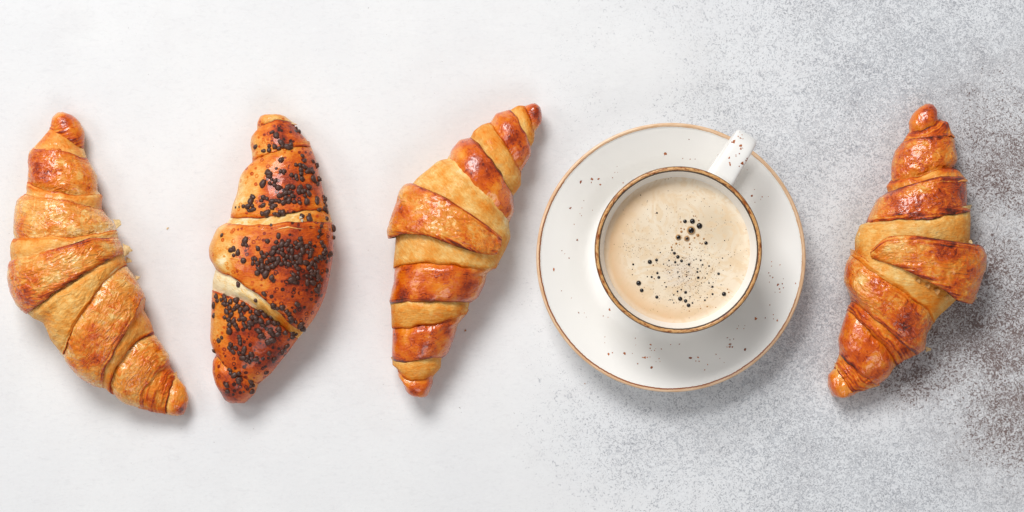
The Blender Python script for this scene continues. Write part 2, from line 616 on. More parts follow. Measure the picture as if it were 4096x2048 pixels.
        if hidden is not None:               # the layer stops part way round: ('L'|'R', fraction, length)
            sideh, uu, ln = hidden
            W = np.linalg.norm(p0[-1] - p0[0]) / MM
            dist = (uu - u01[None]) * W if sideh == 'R' else (u01[None] - uu) * W
            dist = dist + 0.8 * jig + 0 * o
            o = o - 5.0 * (1 - sstep(-0.6, 1.0, dist))
            lamr = np.maximum(lamr, (1 - sstep(0.5, 2.5, dist)) * 0.8)
            keep = (dist > -3.0) | (~top[None] & (((u01[None] > 0.5) == (sideh == 'L'))))
        P = P + N * ((o * upw + oo * nzw) * MM)[..., None]
        # ragged lip line, moved along the roll
        # lip thickness: extra rows curling back inwards
        bk = bake + 0 * o
        # crest of each layer bakes darker than the flanks near the table
        crest = fbm(Q * 0.10 + sd + 5.5, 2)
        bk = bk + 0.21 * crest * (0.35 + gloss)
        if e0 == 'tuck': bk = bk - 0.10 * (1 - sstep(0, 3.5, d0 + jig * 2))
        if e1 == 'tuck': bk = bk - 0.10 * (1 - sstep(0, 3.5, d1 + jig * 2))
        bk = bk + lamr * (edge_bake + 0.44 * rid * min(lamin, 1.0))
        for e_, dd_ in ((e0, d0), (e1, d1)):
            if e_ == 'lip' and not tip: bk = bk + 0.16 * (1 - sstep(0.0, 1.1, dd_ + 0.5 * jig))
        bk = bk - 0.10 * np.where(top, 1 - np.abs(sn), 1)[None] * (gloss > 0.5)
        for (bx, by, br, ba) in blobs:
            c = atn(self.org([(bx, by)]), ZC)[0]
            dd = np.hypot(P[..., 0] - c[0], P[..., 1] - c[1]) / (br * PX)
            dd = dd + 0.25 * crest
            bk = bk + ba * (1 - sstep(0.35, 1.05, dd)) * top[None]
        bk = np.minimum(bk, 0.86)
        pe = np.full_like(bk, peel)
        gl_ = np.full_like(bk, gloss) - 0.35 * lamr * gloss
        rows = [P]
        lamv = np.stack([arc, d0, 0 * arc + sd], -1)
        lams, bks, gls, pes = [lamv], [bk], [gl_], [pe]

        def lip_rows(i, N_, Pi):
            out = []
            for q in (0.7, 1.5, 2.4, 3.4):
                out.append(Pi - N_ * (q * MM * np.maximum(upw[0], 0.35))[:, None])
            return out
        if e0 == 'lip' and tip != -1:
            ex = lip_rows(0, N[0], P[0])
            rows.insert(0, np.array(ex[::-1]))
            lams.insert(0, np.repeat(lamv[:1], 4, 0) + np.array([0, -1, 0]) * np.array([4, 3, 2, 1])[:, None, None])
            bks.insert(0, np.repeat(bk[:1], 4, 0) + 0.05)
            gls.insert(0, np.repeat(gl_[:1], 4, 0) * 0.4)
            pes.insert(0, np.repeat(pe[:1], 4, 0))
        if e1 == 'lip' and tip != 1:
            ex = lip_rows(-1, N[-1], P[-1])
            rows.append(np.array(ex))
            lams.append(np.repeat(lamv[-1:], 4, 0) + np.array([0, 1, 0]) * np.array([1, 2, 3, 4])[:, None, None])
            bks.append(np.repeat(bk[-1:], 4, 0) + 0.05)
            gls.append(np.repeat(gl_[-1:], 4, 0) * 0.4)
            pes.append(np.repeat(pe[-1:], 4, 0))
        PP = np.concatenate(rows, 0)
        n = PP.shape[0]
        F = grid_faces(n, NC, True)
        if keep is not None:
            kr = np.concatenate([np.repeat(keep[:1], 4, 0)] * (e0 == 'lip') + [keep] + [np.repeat(keep[-1:], 4, 0)] * (e1 == 'lip'), 0)
            kf = kr.ravel()[F].all(1)
            F = F[kf]
        V = PP.reshape(-1, 3)
        V[:, 2] = np.maximum(V[:, 2], 0.15 * MM)
        at_ = dict(bake=np.concatenate(bks, 0).ravel(), gloss=np.concatenate(gls, 0).ravel(), peel=np.concatenate(pes, 0).ravel(),
                   lam=np.concatenate(lams, 0).reshape(-1, 3))
        if tip:
            ring = np.arange(NC) if tip == -1 else (n - 1) * NC + np.arange(NC)
            c = V[ring].mean(0)
            dirv = c - V[ring + (NC if tip == -1 else -NC) * 3].mean(0)
            c = c + dirv / max(np.linalg.norm(dirv), 1e-9) * 0.7 * MM
            V = np.concatenate([V, c[None]], 0)
            for kk in at_:
                at_[kk] = np.concatenate([at_[kk], at_[kk][ring[:1]]], 0)
            ci = len(V) - 1
            nx = np.roll(ring, -1)
            cap = np.stack([ring, nx, np.full(NC, ci), np.full(NC, ci)], -1)
            me = self._mesh(name, V, F, np.stack([ring, nx, np.full(NC, ci)], -1), at_)
        else:
            me = self._mesh(name, V, F, None, at_)
        ob = link(name, me, self.mat, self.root)
        if label: ob["label"] = label
        self.V.append(V)
        self.F.append(F + self.nv)
        self.nv += len(V)
        return ob

    def _mesh(self, name, V, F, T3, attrs):
        # drop loose vertices, then mix quads and the closing fan
        me = bpy.data.meshes.new(name)
        used = np.unique(np.concatenate([F.ravel()] + ([T3.ravel()] if T3 is not None else [])))
        mp = np.full(len(V), -1)
        mp[used] = np.arange(len(used))
        Fq = mp[F]
        loops = Fq.ravel()
        tot = np.full(len(Fq), 4, np.int32)
        if T3 is not None:
            loops = np.concatenate([loops, mp[T3].ravel()])
            tot = np.concatenate([tot, np.full(len(T3), 3, np.int32)])
        start = np.concatenate([[0], np.cumsum(tot)[:-1]]).astype(np.int32)
        Vu = V[used].astype(np.float32)
        me.vertices.add(len(Vu))
        me.vertices.foreach_set("co", Vu.ravel())
        me.loops.add(len(loops))
        me.loops.foreach_set("vertex_index", loops.astype(np.int32))
        me.polygons.add(len(tot))
        me.polygons.foreach_set("loop_start", start)
        me.polygons.foreach_set("loop_total", tot)
        me.update(calc_edges=True)
        me.polygons.foreach_set("use_smooth", np.ones(len(tot), bool))
        for an, av in attrs.items():
            av = np.asarray(av, np.float32)[used]
            if av.ndim == 1:
                me.attributes.new(an, 'FLOAT', 'POINT').data.foreach_set("value", av)
            else:
                me.attributes.new(an, 'FLOAT_VECTOR', 'POINT').data.foreach_set("vector", av.ravel())
        return me

    def bvh(self):
        V = np.concatenate(self.V, 0)
        F = np.concatenate(self.F, 0)
        return BVHTree.FromPolygons([tuple(p) for p in V.tolist()], [tuple(f) for f in F.tolist()])


def mapper(x0, y0, k):
    return lambda pts: [(x0 + p[0] / k, y0 + p[1] / k) for p in pts]


GRP = "croissants laid out in a row"

# ---- first croissant from the left: curved, flaky, golden
m1 = mapper(0, 400, 0.991)
C1 = Croissant("croissant", m1,
    [(218, 42), (195, 65), (190, 100), (165, 140), (125, 185), (107, 205), (105, 240), (108, 280), (100, 320), (100, 365), (65, 400), (58, 440), (55, 500), (52, 550), (43, 580), (45, 630), (38, 660), (38, 710), (48, 760), (70, 810), (100, 840), (140, 868), (178, 880), (195, 920), (205, 950), (250, 1010), (262, 1040), (300, 1085), (330, 1110), (370, 1135), (415, 1147), (450, 1175), (490, 1205), (560, 1230), (620, 1245), (660, 1252), (700, 1256)],
    [(230, 42), (270, 55), (300, 80), (322, 120), (322, 155), (318, 190), (332, 225), (355, 265), (375, 300), (378, 360), (398, 378), (395, 430), (415, 455), (450, 490), (458, 510), (465, 540), (485, 590), (490, 630), (500, 660), (540, 715), (572, 780), (560, 830), (590, 880), (605, 930), (640, 980), (663, 1015), (665, 1060), (700, 1110), (725, 1140), (737, 1190), (725, 1230), (715, 1252)],
    [[(218, 42), (230, 42)],
     [(183, 112), (240, 140), (318, 190)],
     [(128, 182), (190, 182), (260, 200), (332, 225)],
     [(100, 322), (160, 345), (230, 365), (310, 375), (390, 373)],
     [(95, 372), (200, 385), (300, 402), (395, 432)],
     [(52, 550), (140, 548), (230, 537), (340, 540), (400, 525), (460, 515)],
     [(45, 640), (110, 628), (200, 606), (300, 575), (380, 550), (468, 545)],
     [(110, 846), (160, 822), (200, 800), (270, 745), (330, 708), (400, 660), (450, 635), (490, 610)],
     [(258, 1022), (275, 985), (300, 930), (335, 870), (370, 820), (420, 745), (450, 700), (500, 658)],
     [(408, 1146), (430, 1075), (470, 1000), (505, 935), (540, 880), (572, 785)],
     [(445, 1170), (450, 1110), (480, 1050), (530, 985), (570, 945), (606, 930)],
     [(565, 1230), (575, 1160), (615, 1105), (665, 1055)],
     [(655, 1251), (660, 1190), (690, 1105)],
     [(702, 1256), (715, 1252)]],
    MAT_PASTRY, 1, hfac=0.80, lift=0.12)
c = C1
c.band(0, 1, 'lip', 'lip', bake=0.48, gloss=0.95, lamin=1.35, tip=-1, blobs=((262, 80, 34, .20),), label="reddish glazed tip of the croissant")
c.band(1, 2, 'tuck', 'tuck', bake=0.41, gloss=0.55, bulge=0.5, wrinkle=0.35, T=1.0)
c.band(2, 3, 'lip', 'tuck', bake=0.46, gloss=0.95, lamin=1.35, peel=0.6, wrinkle=0.4, blobs=((180, 285, 80, .16), (120, 240, 40, .15)))
c.band(3, 4, 'lip', 'tuck', bake=0.36, gloss=0.5, bulge=0.5, wrinkle=0.35)
c.band(4, 5, 'lip', 'tuck', bake=0.34, gloss=0.95, lamin=1.35, peel=0.9, wrinkle=0.42, blobs=((110, 520, 50, .15), (80, 470, 50, .12)))
c.band(5, 6, 'lip', 'tuck', bake=0.24, gloss=0.35, bulge=0.6, wrinkle=0.25)
c.band(6, 7, 'lip', 'lip', bake=0.38, gloss=0.95, lamin=1.35, off=0.9, peel=0.9, wrinkle=0.55, bulge=1.4, blobs=((125, 770, 60, .28), (160, 690, 60, .10), (100, 690, 50, .12), (60, 760, 50, .1)),
       label="outermost flaky dough layer wrapped over the middle")
c.band(7, 8, 'tuck', 'lip', bake=0.23, gloss=0.2, bulge=0.9, wrinkle=0.45, T=2.8, edge_bake=0.10, label="pale dough layer beneath the outer wrap")
c.band(8, 9, 'tuck', 'lip', bake=0.41, gloss=0.95, lamin=1.35, peel=0.9, wrinkle=0.5, blobs=((390, 985, 80, .16), (330, 1060, 60, .1)))
c.band(9, 10, 'tuck', 'lip', bake=0.32, gloss=0.4, bulge=0.4, wrinkle=0.35)
c.band(10, 11, 'tuck', 'lip', bake=0.39, gloss=0.95, lamin=1.35, peel=0.8, wrinkle=0.5, blobs=((600, 1050, 60, .14),))
c.band(11, 12, 'tuck', 'lip', bake=0.44, gloss=0.5, bulge=0.4, wrinkle=0.6, lamin=1.6)
c.band(12, 13, 'tuck', 'lip', bake=0.46, gloss=0.85, tip=1, wrinkle=0.4, blobs=((715, 1235, 26, .22),))
tag(c.root, "curved flaky golden croissant at the far left, with thin skin flakes peeling off", "croissant", GRP)

# ---- chocolate sprinkled croissant
m2 = mapper(800, 420, 1.0467)
C2 = Croissant("croissant", m2,
    [(275, 36), (245, 45), (234, 75), (232, 108), (210, 130), (205, 165), (212, 200), (215, 240), (180, 275), (165, 300), (155, 370), (135, 420), (125, 470), (115, 490), (75, 515), (60, 545), (40, 600), (42, 640), (65, 680), (52, 735), (48, 775), (47, 850), (44, 920), (38, 980), (50, 1020), (65, 1045), (50, 1070), (48, 1120), (60, 1170), (80, 1205), (95, 1240), (120, 1255)],
    [(325, 36), (350, 45), (385, 70), (400, 100), (440, 140), (465, 180), (483, 230), (495, 290), (512, 350), (525, 400), (540, 450), (555, 500), (560, 560), (555, 640), (540, 720), (525, 790), (500, 850), (470, 905), (430, 955), (400, 990), (370, 1030), (330, 1080), (290, 1130), (240, 1170), (225, 1210), (190, 1245), (175, 1255)],
    [[(275, 36), (325, 36)],
     [(232, 106), (265, 80), (320, 60), (385, 68)],
     [(214, 242), (260, 215), (300, 202), (380, 175), (462, 172)],
     [(127, 472), (230, 472), (330, 465), (450, 442), (538, 440)],
     [(112, 494), (220, 505), (330, 500), (450, 490), (555, 492)],
     [(65, 685), (140, 715), (230, 770), (330, 850), (400, 920), (434, 950)],
     [(48, 775), (130, 800), (200, 830), (280, 875), (350, 925), (410, 980)],
     [(65, 1043), (110, 1088), (165, 1128), (240, 1170)],
     [(122, 1255), (175, 1255)]],
    MAT_SPOT, 2, hfac=0.84, lift=0.18, end_h=3.5)
c = C2
kw = dict(wrinkle=0.10, lamin=0.5, edge_bake=0.02)
c.band(0, 1, 'lip', 'tuck', bake=0.36, gloss=0.6, tip=-1, **kw)
c.band(1, 2, 'lip', 'lip', bake=0.48, gloss=0.55, bulge=0.8, blobs=((370, 115, 90, .26), (230, 180, 70, -.18)), **kw)
c.band(2, 3, 'tuck', 'lip', bake=0.46, gloss=0.58, bulge=0.8, T=1.4, blobs=((450, 330, 140, .22), (330, 360, 120, .10), (190, 330, 120, -.20), (150, 430, 80, -.14), (330, 440, 70, -.08), (470, 200, 80, .12)), **kw)
c.band(3, 4, 'tuck', 'tuck', bake=0.20, gloss=0.3, bulge=0.2, off=-0.6, T=1.2, blobs=((480, 460, 70, .2), (520, 470, 60, .12)), **kw)
c.band(4, 5, 'lip', 'lip', bake=0.52, gloss=0.60, bulge=1.0, off=0.3, blobs=((460, 620, 170, .22), (300, 620, 120, .10), (110, 580, 110, -.22), (110, 680, 70, -.2), (330, 520, 70, -.06), (430, 800, 140, .16), (250, 750, 60, -.08), (500, 760, 90, .1)), **kw)
c.band(5, 6, 'tuck', 'tuck', bake=-0.03, gloss=0.1, bulge=0.1, off=-0.9, T=1.5, blobs=((400, 950, 90, .40), (320, 890, 80, .32), (250, 850, 60, .22), (190, 800, 40, .10)), **kw)
c.band(6, 7, 'lip', 'lip', bake=0.54, gloss=0.60, bulge=1.0, blobs=((240, 980, 170, .18), (100, 900, 90, -.02), (60, 930, 80, -.18), (180, 900, 60, -.06), (300, 1070, 80, .12), (350, 1000, 80, .10), (250, 1120, 90, .0)), **kw)
c.band(7, 8, 'tuck', 'lip', bake=0.58, gloss=0.55, tip=1, bulge=0.6, T=1.6, blobs=((140, 1170, 90, .16), (110, 1235, 50, .1), (170, 1220, 50, -.05)), **kw)
tag(c.root, "croissant with a dark glaze strewn with black chocolate sprinkles", "croissant", GRP)

# ---- third croissant: banded glossy and pale
m3 = mapper(1500, 380, 1.0307)
C3 = Croissant("croissant", m3,
    [(655, 30), (618, 42), (590, 42), (560, 58), (500, 75), (475, 110), (440, 122), (405, 150), (390, 175), (350, 185), (315, 225), (298, 262), (262, 268), (220, 305), (175, 340), (165, 368), (130, 400), (105, 440), (88, 500), (80, 560), (74, 605), (74, 650), (70, 700), (80, 725), (78, 770), (58, 850), (65, 880), (68, 960), (72, 1010), (68, 1090), (70, 1115), (90, 1130), (92, 1160), (115, 1190), (125, 1220), (150, 1245)],
    [(665, 31), (682, 48), (690, 80), (688, 110), (660, 150), (655, 190), (642, 215), (640, 250), (602, 315), (600, 370), (570, 415), (572, 480), (552, 530), (557, 590), (540, 630), (500, 715), (460, 735), (455, 770), (425, 835), (388, 860), (378, 905), (340, 945), (325, 1000), (300, 1065), (272, 1090), (268, 1125), (240, 1160), (235, 1195), (215, 1245), (180, 1250)],
    [[(655, 30), (665, 31)],
     [(616, 42), (640, 90), (660, 152)],
     [(560, 58), (600, 105), (628, 160), (643, 215)],
     [(475, 110), (520, 178), (570, 255), (602, 315)],
     [(392, 172), (450, 230), (520, 320), (560, 392), (571, 415)],
     [(298, 262), (380, 345), (470, 430), (535, 512), (553, 530)],
     [(74, 715), (100, 697), (200, 690), (330, 702), (440, 720), (498, 716)],
     [(60, 862), (130, 850), (250, 850), (390, 857)],
     [(68, 963), (130, 960), (250, 945), (376, 905)],
     [(69, 1095), (110, 1105), (200, 1090), (275, 1085)],
     [(91, 1140), (120, 1165), (150, 1180), (200, 1172), (240, 1158)],
     [(152, 1246), (180, 1250)]],
    MAT_PASTRY, 3, hfac=0.90, lift=0.42)
c = C3
kg = dict(gloss=1.0, wrinkle=0.16, lamin=0.7, bulge=0.9)
kp = dict(gloss=0.15, wrinkle=0.16, lamin=0.5, bulge=0.6, edge_bake=0.12)
c.band(0, 1, 'lip', 'tuck', bake=0.58, tip=-1, blobs=((675, 90, 40, .08),), **kg)
c.band(1, 2, 'lip', 'tuck', bake=0.33, **kp)
c.band(2, 3, 'lip', 'tuck', bake=0.58, blobs=((600, 190, 80, .10), (530, 90, 40, -.08)), **kg)
c.band(3, 4, 'lip', 'tuck', bake=0.30, **kp)
c.band(4, 5, 'lip', 'tuck', bake=0.56, blobs=((440, 310, 90, .12), (560, 460, 50, .12), (340, 230, 50, -.04)), **kg)
c.band(5, 6, 'tuck', 'lip', bake=0.21, gloss=0.15, wrinkle=0.2, lamin=0.4, bulge=0.6, edge_bake=0.10, T=1.4,
       Lo=[(298, 262), (262, 268), (220, 305), (175, 340), (130, 400), (105, 460), (92, 540), (84, 610), (80, 660), (74, 715)],
       blobs=((480, 470, 60, .10), (230, 310, 80, -.04), (350, 440, 30, .1), (530, 640, 60, .06)), label="pale matte dough of the middle roll")
c.band(5, 6, 'lip', 'lip', P0=[(152, 366), (210, 392), (300, 430), (400, 495), (480, 552), (522, 590), (557, 600)],
       P1=[(58, 592), (115, 572), (220, 580), (320, 617), (420, 650), (490, 662), (535, 640)],
       Lo=[(152, 366), (122, 372), (100, 400), (92, 440), (70, 500), (52, 560), (58, 592)],
       Ro=[(557, 600), (548, 622), (535, 640)], hidden=('R', 0.93, 0), h0=C3.H[5] / MM + 0.8, h1=C3.H[6] / MM + 1.2,
       off=2.2, bulge=0.6, bake=0.46, gloss=0.85, peel=0.7, wrinkle=0.5, lamin=1.0, T=2,
       blobs=((110, 500, 70, .10), (480, 600, 60, .10), (330, 560, 80, -.05)), name="dough_flap", label="flaky outer flap of dough ending in a blunt tongue")
c.band(6, 7, 'tuck', 'lip', bake=0.59, T=2.4, blobs=((200, 750, 60, -.06), (370, 800, 60, .06), (110, 830, 50, .06)), **kg)
c.band(7, 8, 'tuck', 'lip', bake=0.31, T=2.2, **kp)
c.band(8, 9, 'tuck', 'lip', bake=0.60, T=2.2, blobs=((200, 980, 70, .06),), **kg)
c.band(9, 10, 'tuck', 'lip', bake=0.33, T=2.0, **kp)
c.band(10, 11, 'tuck', 'lip', bake=0.61, tip=1, **kg)
tag(c.root, "smooth croissant left of the saucer with alternating shiny brown and pale matte bands", "croissant", GRP)

# ---- fourth croissant on the worn end of the table
m4 = mapper(3250, 380, 1.0307)
C4 = Croissant("croissant", m4,
    [(488, 28), (455, 45), (425, 75), (410, 110), (412, 150), (385, 190), (350, 230), (335, 280), (332, 350), (312, 375), (315, 400), (270, 430), (240, 490), (225, 525), (200, 535), (178, 590), (178, 655), (160, 655), (140, 700), (132, 770), (155, 820), (165, 850), (150, 885), (130, 950), (113, 1010), (120, 1060), (112, 1100), (100, 1130), (75, 1160), (75, 1200), (95, 1248)],
    [(510, 30), (525, 55), (530, 95), (570, 110), (582, 150), (597, 180), (598, 220), (605, 260), (592, 300), (630, 335), (640, 370), (635, 460), (655, 475), (650, 610), (640, 720), (610, 830), (550, 885), (510, 920), (500, 945), (470, 985), (465, 1050), (430, 1075), (380, 1095), (340, 1130), (315, 1165), (270, 1205), (210, 1225), (150, 1250), (110, 1252)],
    [[(488, 28), (510, 30)],
     [(412, 148), (460, 140), (500, 120), (532, 98)],
     [(387, 190), (440, 178), (510, 165), (584, 155)],
     [(332, 352), (420, 335), (500, 303), (594, 297)],
     [(312, 398), (360, 375), (400, 365), (500, 338), (630, 337)],
     [(225, 525), (330, 512), (430, 518), (540, 497), (655, 476)],
     [(160, 660), (195, 700), (235, 730), (330, 790), (400, 840), (470, 890), (503, 944)],
     [(164, 852), (230, 915), (310, 978), (370, 1035), (430, 1075)],
     [(150, 890), (200, 950), (260, 1010), (310, 1065), (352, 1120)],
     [(118, 1075), (150, 1115), (200, 1165), (268, 1207)],
     [(100, 1130), (130, 1180), (165, 1225), (208, 1227)],
     [(97, 1249), (110, 1252)]],
    MAT_PASTRY, 4, hfac=0.82, lift=0.14)
c = C4
kg = dict(gloss=1.0, wrinkle=0.42, lamin=1.35, bulge=0.9)
c.band(0, 1, 'lip', 'tuck', bake=0.58, tip=-1, blobs=((490, 85, 50, .1),), **kg)
c.band(1, 2, 'lip', 'tuck', bake=0.54, gloss=0.6, wrinkle=0.7, lamin=1.7, bulge=0.7)
c.band(2, 3, 'lip', 'tuck', bake=0.55, peel=0.8, blobs=((500, 230, 70, .06), (370, 290, 60, .05)), **kg)
c.band(3, 4, 'lip', 'tuck', bake=0.45, gloss=0.5, wrinkle=0.5, lamin=1.3, bulge=0.4)
c.band(4, 5, 'lip', 'lip', bake=0.56, peel=0.8, blobs=((560, 420, 100, .17), (260, 470, 70, -.10), (420, 460, 60, .06)), **kg)
c.band(5, 6, 'tuck', 'lip', bake=0.20, gloss=0.15, wrinkle=0.2, lamin=0.5, bulge=0.5, T=2.2, edge_bake=0.12,
       blobs=((470, 830, 90, .12), (610, 560, 80, .10), (200, 640, 40, .1)), label="pale matte dough of the middle roll")
c.band(5, 6, 'lip', 'lip', P0=[(176, 650), (232, 640), (250, 610), (290, 583), (400, 580), (520, 600), (630, 618), (690, 625)],
       P1=[(178, 664), (236, 666), (255, 678), (330, 703), (430, 757), (520, 803), (580, 850), (655, 860)],
       Lo=[(176, 650), (175, 657), (178, 664)],
       Ro=[(690, 625), (710, 665), (705, 720), (685, 780), (668, 830), (655, 860)], hidden=('L', 0.10, 0), h0=C4.H[5] / MM + 2.2, h1=C4.H[5] / MM + 1.0,
       off=3.4, bulge=0.7, bake=0.52, gloss=0.9, peel=0.7, wrinkle=0.5, lamin=1.2, T=2,
       blobs=((320, 630, 90, -.20), (520, 640, 80, .14), (640, 680, 80, .08)), name="dough_flap", label="broad flaky outer flap opening towards the right")
c.band(6, 7, 'tuck', 'lip', bake=0.54, peel=0.8, T=2.4, blobs=((200, 790, 80, -.12), (380, 930, 90, .12)), **kg)
c.band(7, 8, 'tuck', 'lip', bake=0.50, gloss=0.5, wrinkle=0.5, lamin=1.6, bulge=0.4)
c.band(8, 9, 'tuck', 'lip', bake=0.55, blobs=((190, 1030, 70, .08),), gloss=1.0, wrinkle=0.3, lamin=1.0, bulge=1.0)
c.band(9, 10, 'tuck', 'lip', bake=0.48, gloss=0.6, wrinkle=0.7, lamin=1.7, bulge=0.5)
c.band(10, 11, 'tuck', 'lip', bake=0.55, tip=1, **kg)
tag(c.root, "wrinkled amber croissant right of the saucer on the worn grey end of the table", "croissant", GRP)
#PART2
# ------------------------------------------------------------------ chocolate sprinkles
def simple_mat(name, col, rough=0.5, spec=0.5, bump=None):
    T = NT(name)
    co = T.coord()
    n = T.noise(co, 700, 3, 0.6)
    T.set(Base_Color=T.mix(T.step(n, 0.3, 0.7), col, tuple(c * 0.72 for c in col[:3]) + (1,)), Roughness=rough, Specular_IOR_Level=spec)
    if bump:
        T.bump(T.noise(co, bump, 3, 0.6), 0.0003, 0.8)
    return T.m


def ico(sub):
    t = (1 + 5 ** 0.5) / 2
    V = [(-1, t, 0), (1, t, 0), (-1, -t, 0), (1, -t, 0), (0, -1, t), (0, 1, t), (0, -1, -t), (0, 1, -t), (t, 0, -1), (t, 0, 1), (-t, 0, -1), (-t, 0, 1)]
    F = [(0, 11, 5), (0, 5, 1), (0, 1, 7), (0, 7, 10), (0, 10, 11), (1, 5, 9), (5, 11, 4), (11, 10, 2), (10, 7, 6), (7, 1, 8),
         (3, 9, 4), (3, 4, 2), (3, 2, 6), (3, 6, 8), (3, 8, 9), (4, 9, 5), (2, 4, 11), (6, 2, 10), (8, 6, 7), (9, 8, 1)]
    V = [np.array(v) / np.linalg.norm(v) for v in V]
    for _ in range(sub):
        c, G = {}, []

        def md(a, b):
            k = (min(a, b), max(a, b))
            if k not in c:
                m = V[a] + V[b]
                V.append(m / np.linalg.norm(m))
                c[k] = len(V) - 1
            return c[k]
        for a, b, d in F:
            ab, bd, da = md(a, b), md(b, d), md(d, a)
            G += [(a, ab, da), (b, bd, ab), (d, da, bd), (ab, bd, da)]
        F = G
    return np.array(V), np.array(F)


SPR = """A 745,230 785,263,1.2 992,192 1018,225 574,378 713,370 712,412 655,422 770,378 810,395 840,340 850,372 907,380,1.2 935,355 1055,472,1.2 1075,520
835,515,1.2 988,566 1030,570 1075,585 1040,620,1.1 1115,630,1.2 1160,638,1.2 1040,655 1200,575 1165,530 832,632 865,640 787,603,.6 705,650,1.2 712,685 740,715 775,730,1.1 720,755 648,760,1.2
943,672,1.2 990,690 1000,715 1050,710,1.2 1170,715,1.2 1245,707,1.1 1212,762,1.1 770,775 810,800,1.3 905,795,1.1 955,793,1.1 1030,800,1.2 1020,830 1080,830 1118,795,1.1 1118,860,1.1 1080,885,1.1 1055,840
825,882,1.3 880,855 920,850,1.1 950,882 885,900 915,930,1.1 970,945,1.1 865,950 815,940 785,935 745,938 655,900,1.1 690,915 635,935 650,983 720,970 760,985,1.1 745,1005,1.1 1028,958 1100,943,1.1
1205,920,1.1 1200,950 1275,895 1295,920 542,895 525,940,1.2 520,965 540,985 497,990 448,993 505,1035 560,1022,1.1 535,1030 368,1005,.45 404,1000,.4 640,1068,1.1 685,1060,1.1 685,1090 770,1070 800,1080
825,1050,1.1 855,1060,1.1 1050,1095 1130,1085 1128,1130,1.1 1228,1028 1280,950 1295,985 1285,1015 1302,1050 1305,1120,1.1 733,1188,.6
B 225,262 465,315 445,355 478,362,1.1 320,412 350,400 390,440,1.1 348,465 447,523,1.1 598,397,1.1 693,320,1.3 785,330 808,270,1.1 840,357 800,375 765,395,1.3 845,408,1.1 805,432 850,455 745,440,1.2 690,452
635,445 655,480 545,503 575,505 543,550 590,548 633,520,1.1 690,540,1.2 725,515,1.1 758,505,1.2 805,510,1.2 865,515 785,548 835,553 880,545 910,560,1.1 640,578,1.1 693,595,1.3 748,578,1.3 600,605
590,650,1.2 640,625,1.2 675,662,1.2 738,698,1.3 755,730 915,318 895,352 938,370 1035,297,1.2 990,340 1030,350 1000,385,1.2 1040,375 910,408 948,425,1.2 1058,415 1035,458 897,480 940,492 995,485,1.2
1030,520,1.1 960,540 1000,540,1.1 985,575 1010,600,1.2 965,665 1010,648 1005,700,1.1 950,720,1.2 975,745,1.1 1135,340,1.2 1100,375 1130,385,1.1 1155,410 1110,435 1140,440,1.2 1135,470 1090,545
1195,505,1.1 1215,530 1150,550,1.1 1180,560 1120,590 1190,590 1145,630,1.1 1180,640 1212,640 1100,680 1140,690 1165,660 1212,690,1.1 1210,720 1103,750,1.2 1162,750,1.1 1225,785 1205,825 1232,217,1.1
1250,165,.9 1220,280 1250,335 1270,370,1.1 1290,405 1270,445 1300,440 1335,462,1.1 1245,490 1285,490 1305,623 1385,190 1380,285 393,770 660,863 573,933 755,980 760,1010 845,1005,1.2 800,1015,.8
895,1045,1.1 915,1070 975,1040 1000,970,1.2 935,1115,1.1 945,1145 985,1155 1035,1187,1.2 1062,1225,1.1
C 170,90 250,97 180,135,1.1 220,125 265,127 143,185 250,170,1.1 285,172 315,143 372,130,1.2 143,288 305,208 272,245,1.1 360,210,1.1 385,190,1.1 345,230 415,232,1.1 445,170,1.1 470,215 490,215 520,250
320,282 255,308 293,330 345,343,1.1 427,285 402,332 448,322,1.1 535,305,1.1 575,312,1.1 560,300 590,258 628,243 665,285,1.3 723,310 625,345,1.2 580,345 645,385,1.2 703,363,1.1 765,365,1.2 800,373 305,383,1.1
360,380 380,412,1.1 450,372,.9 462,402 505,385 525,365,1.1 508,415,1.1 303,450,1.2 605,448 655,510,1.1 630,495 725,450,1.3 745,475,1.2 810,430,1.2 800,478,1.1 878,468,1.4 945,475,1.2 990,480 950,510
740,545,1.2 700,560,1.2 720,545 895,605,1.2 225,515 195,545,1.1 405,510 412,545 415,578 318,590 305,625 365,622,1.1 340,662,1.1 400,672 455,635,1.2 445,670,1.1 530,690 440,725 490,712 480,745,1.1
510,765 578,742,1.1 713,677,1.1 850,662 765,737 683,877 143,655 310,850,1.1 318,885 352,905,1.1 400,888 400,945 395,970 275,1005,1.2 282,1068 522,970 520,1018,1.1 548,1010 533,1072,1.1 450,1075,.6"""


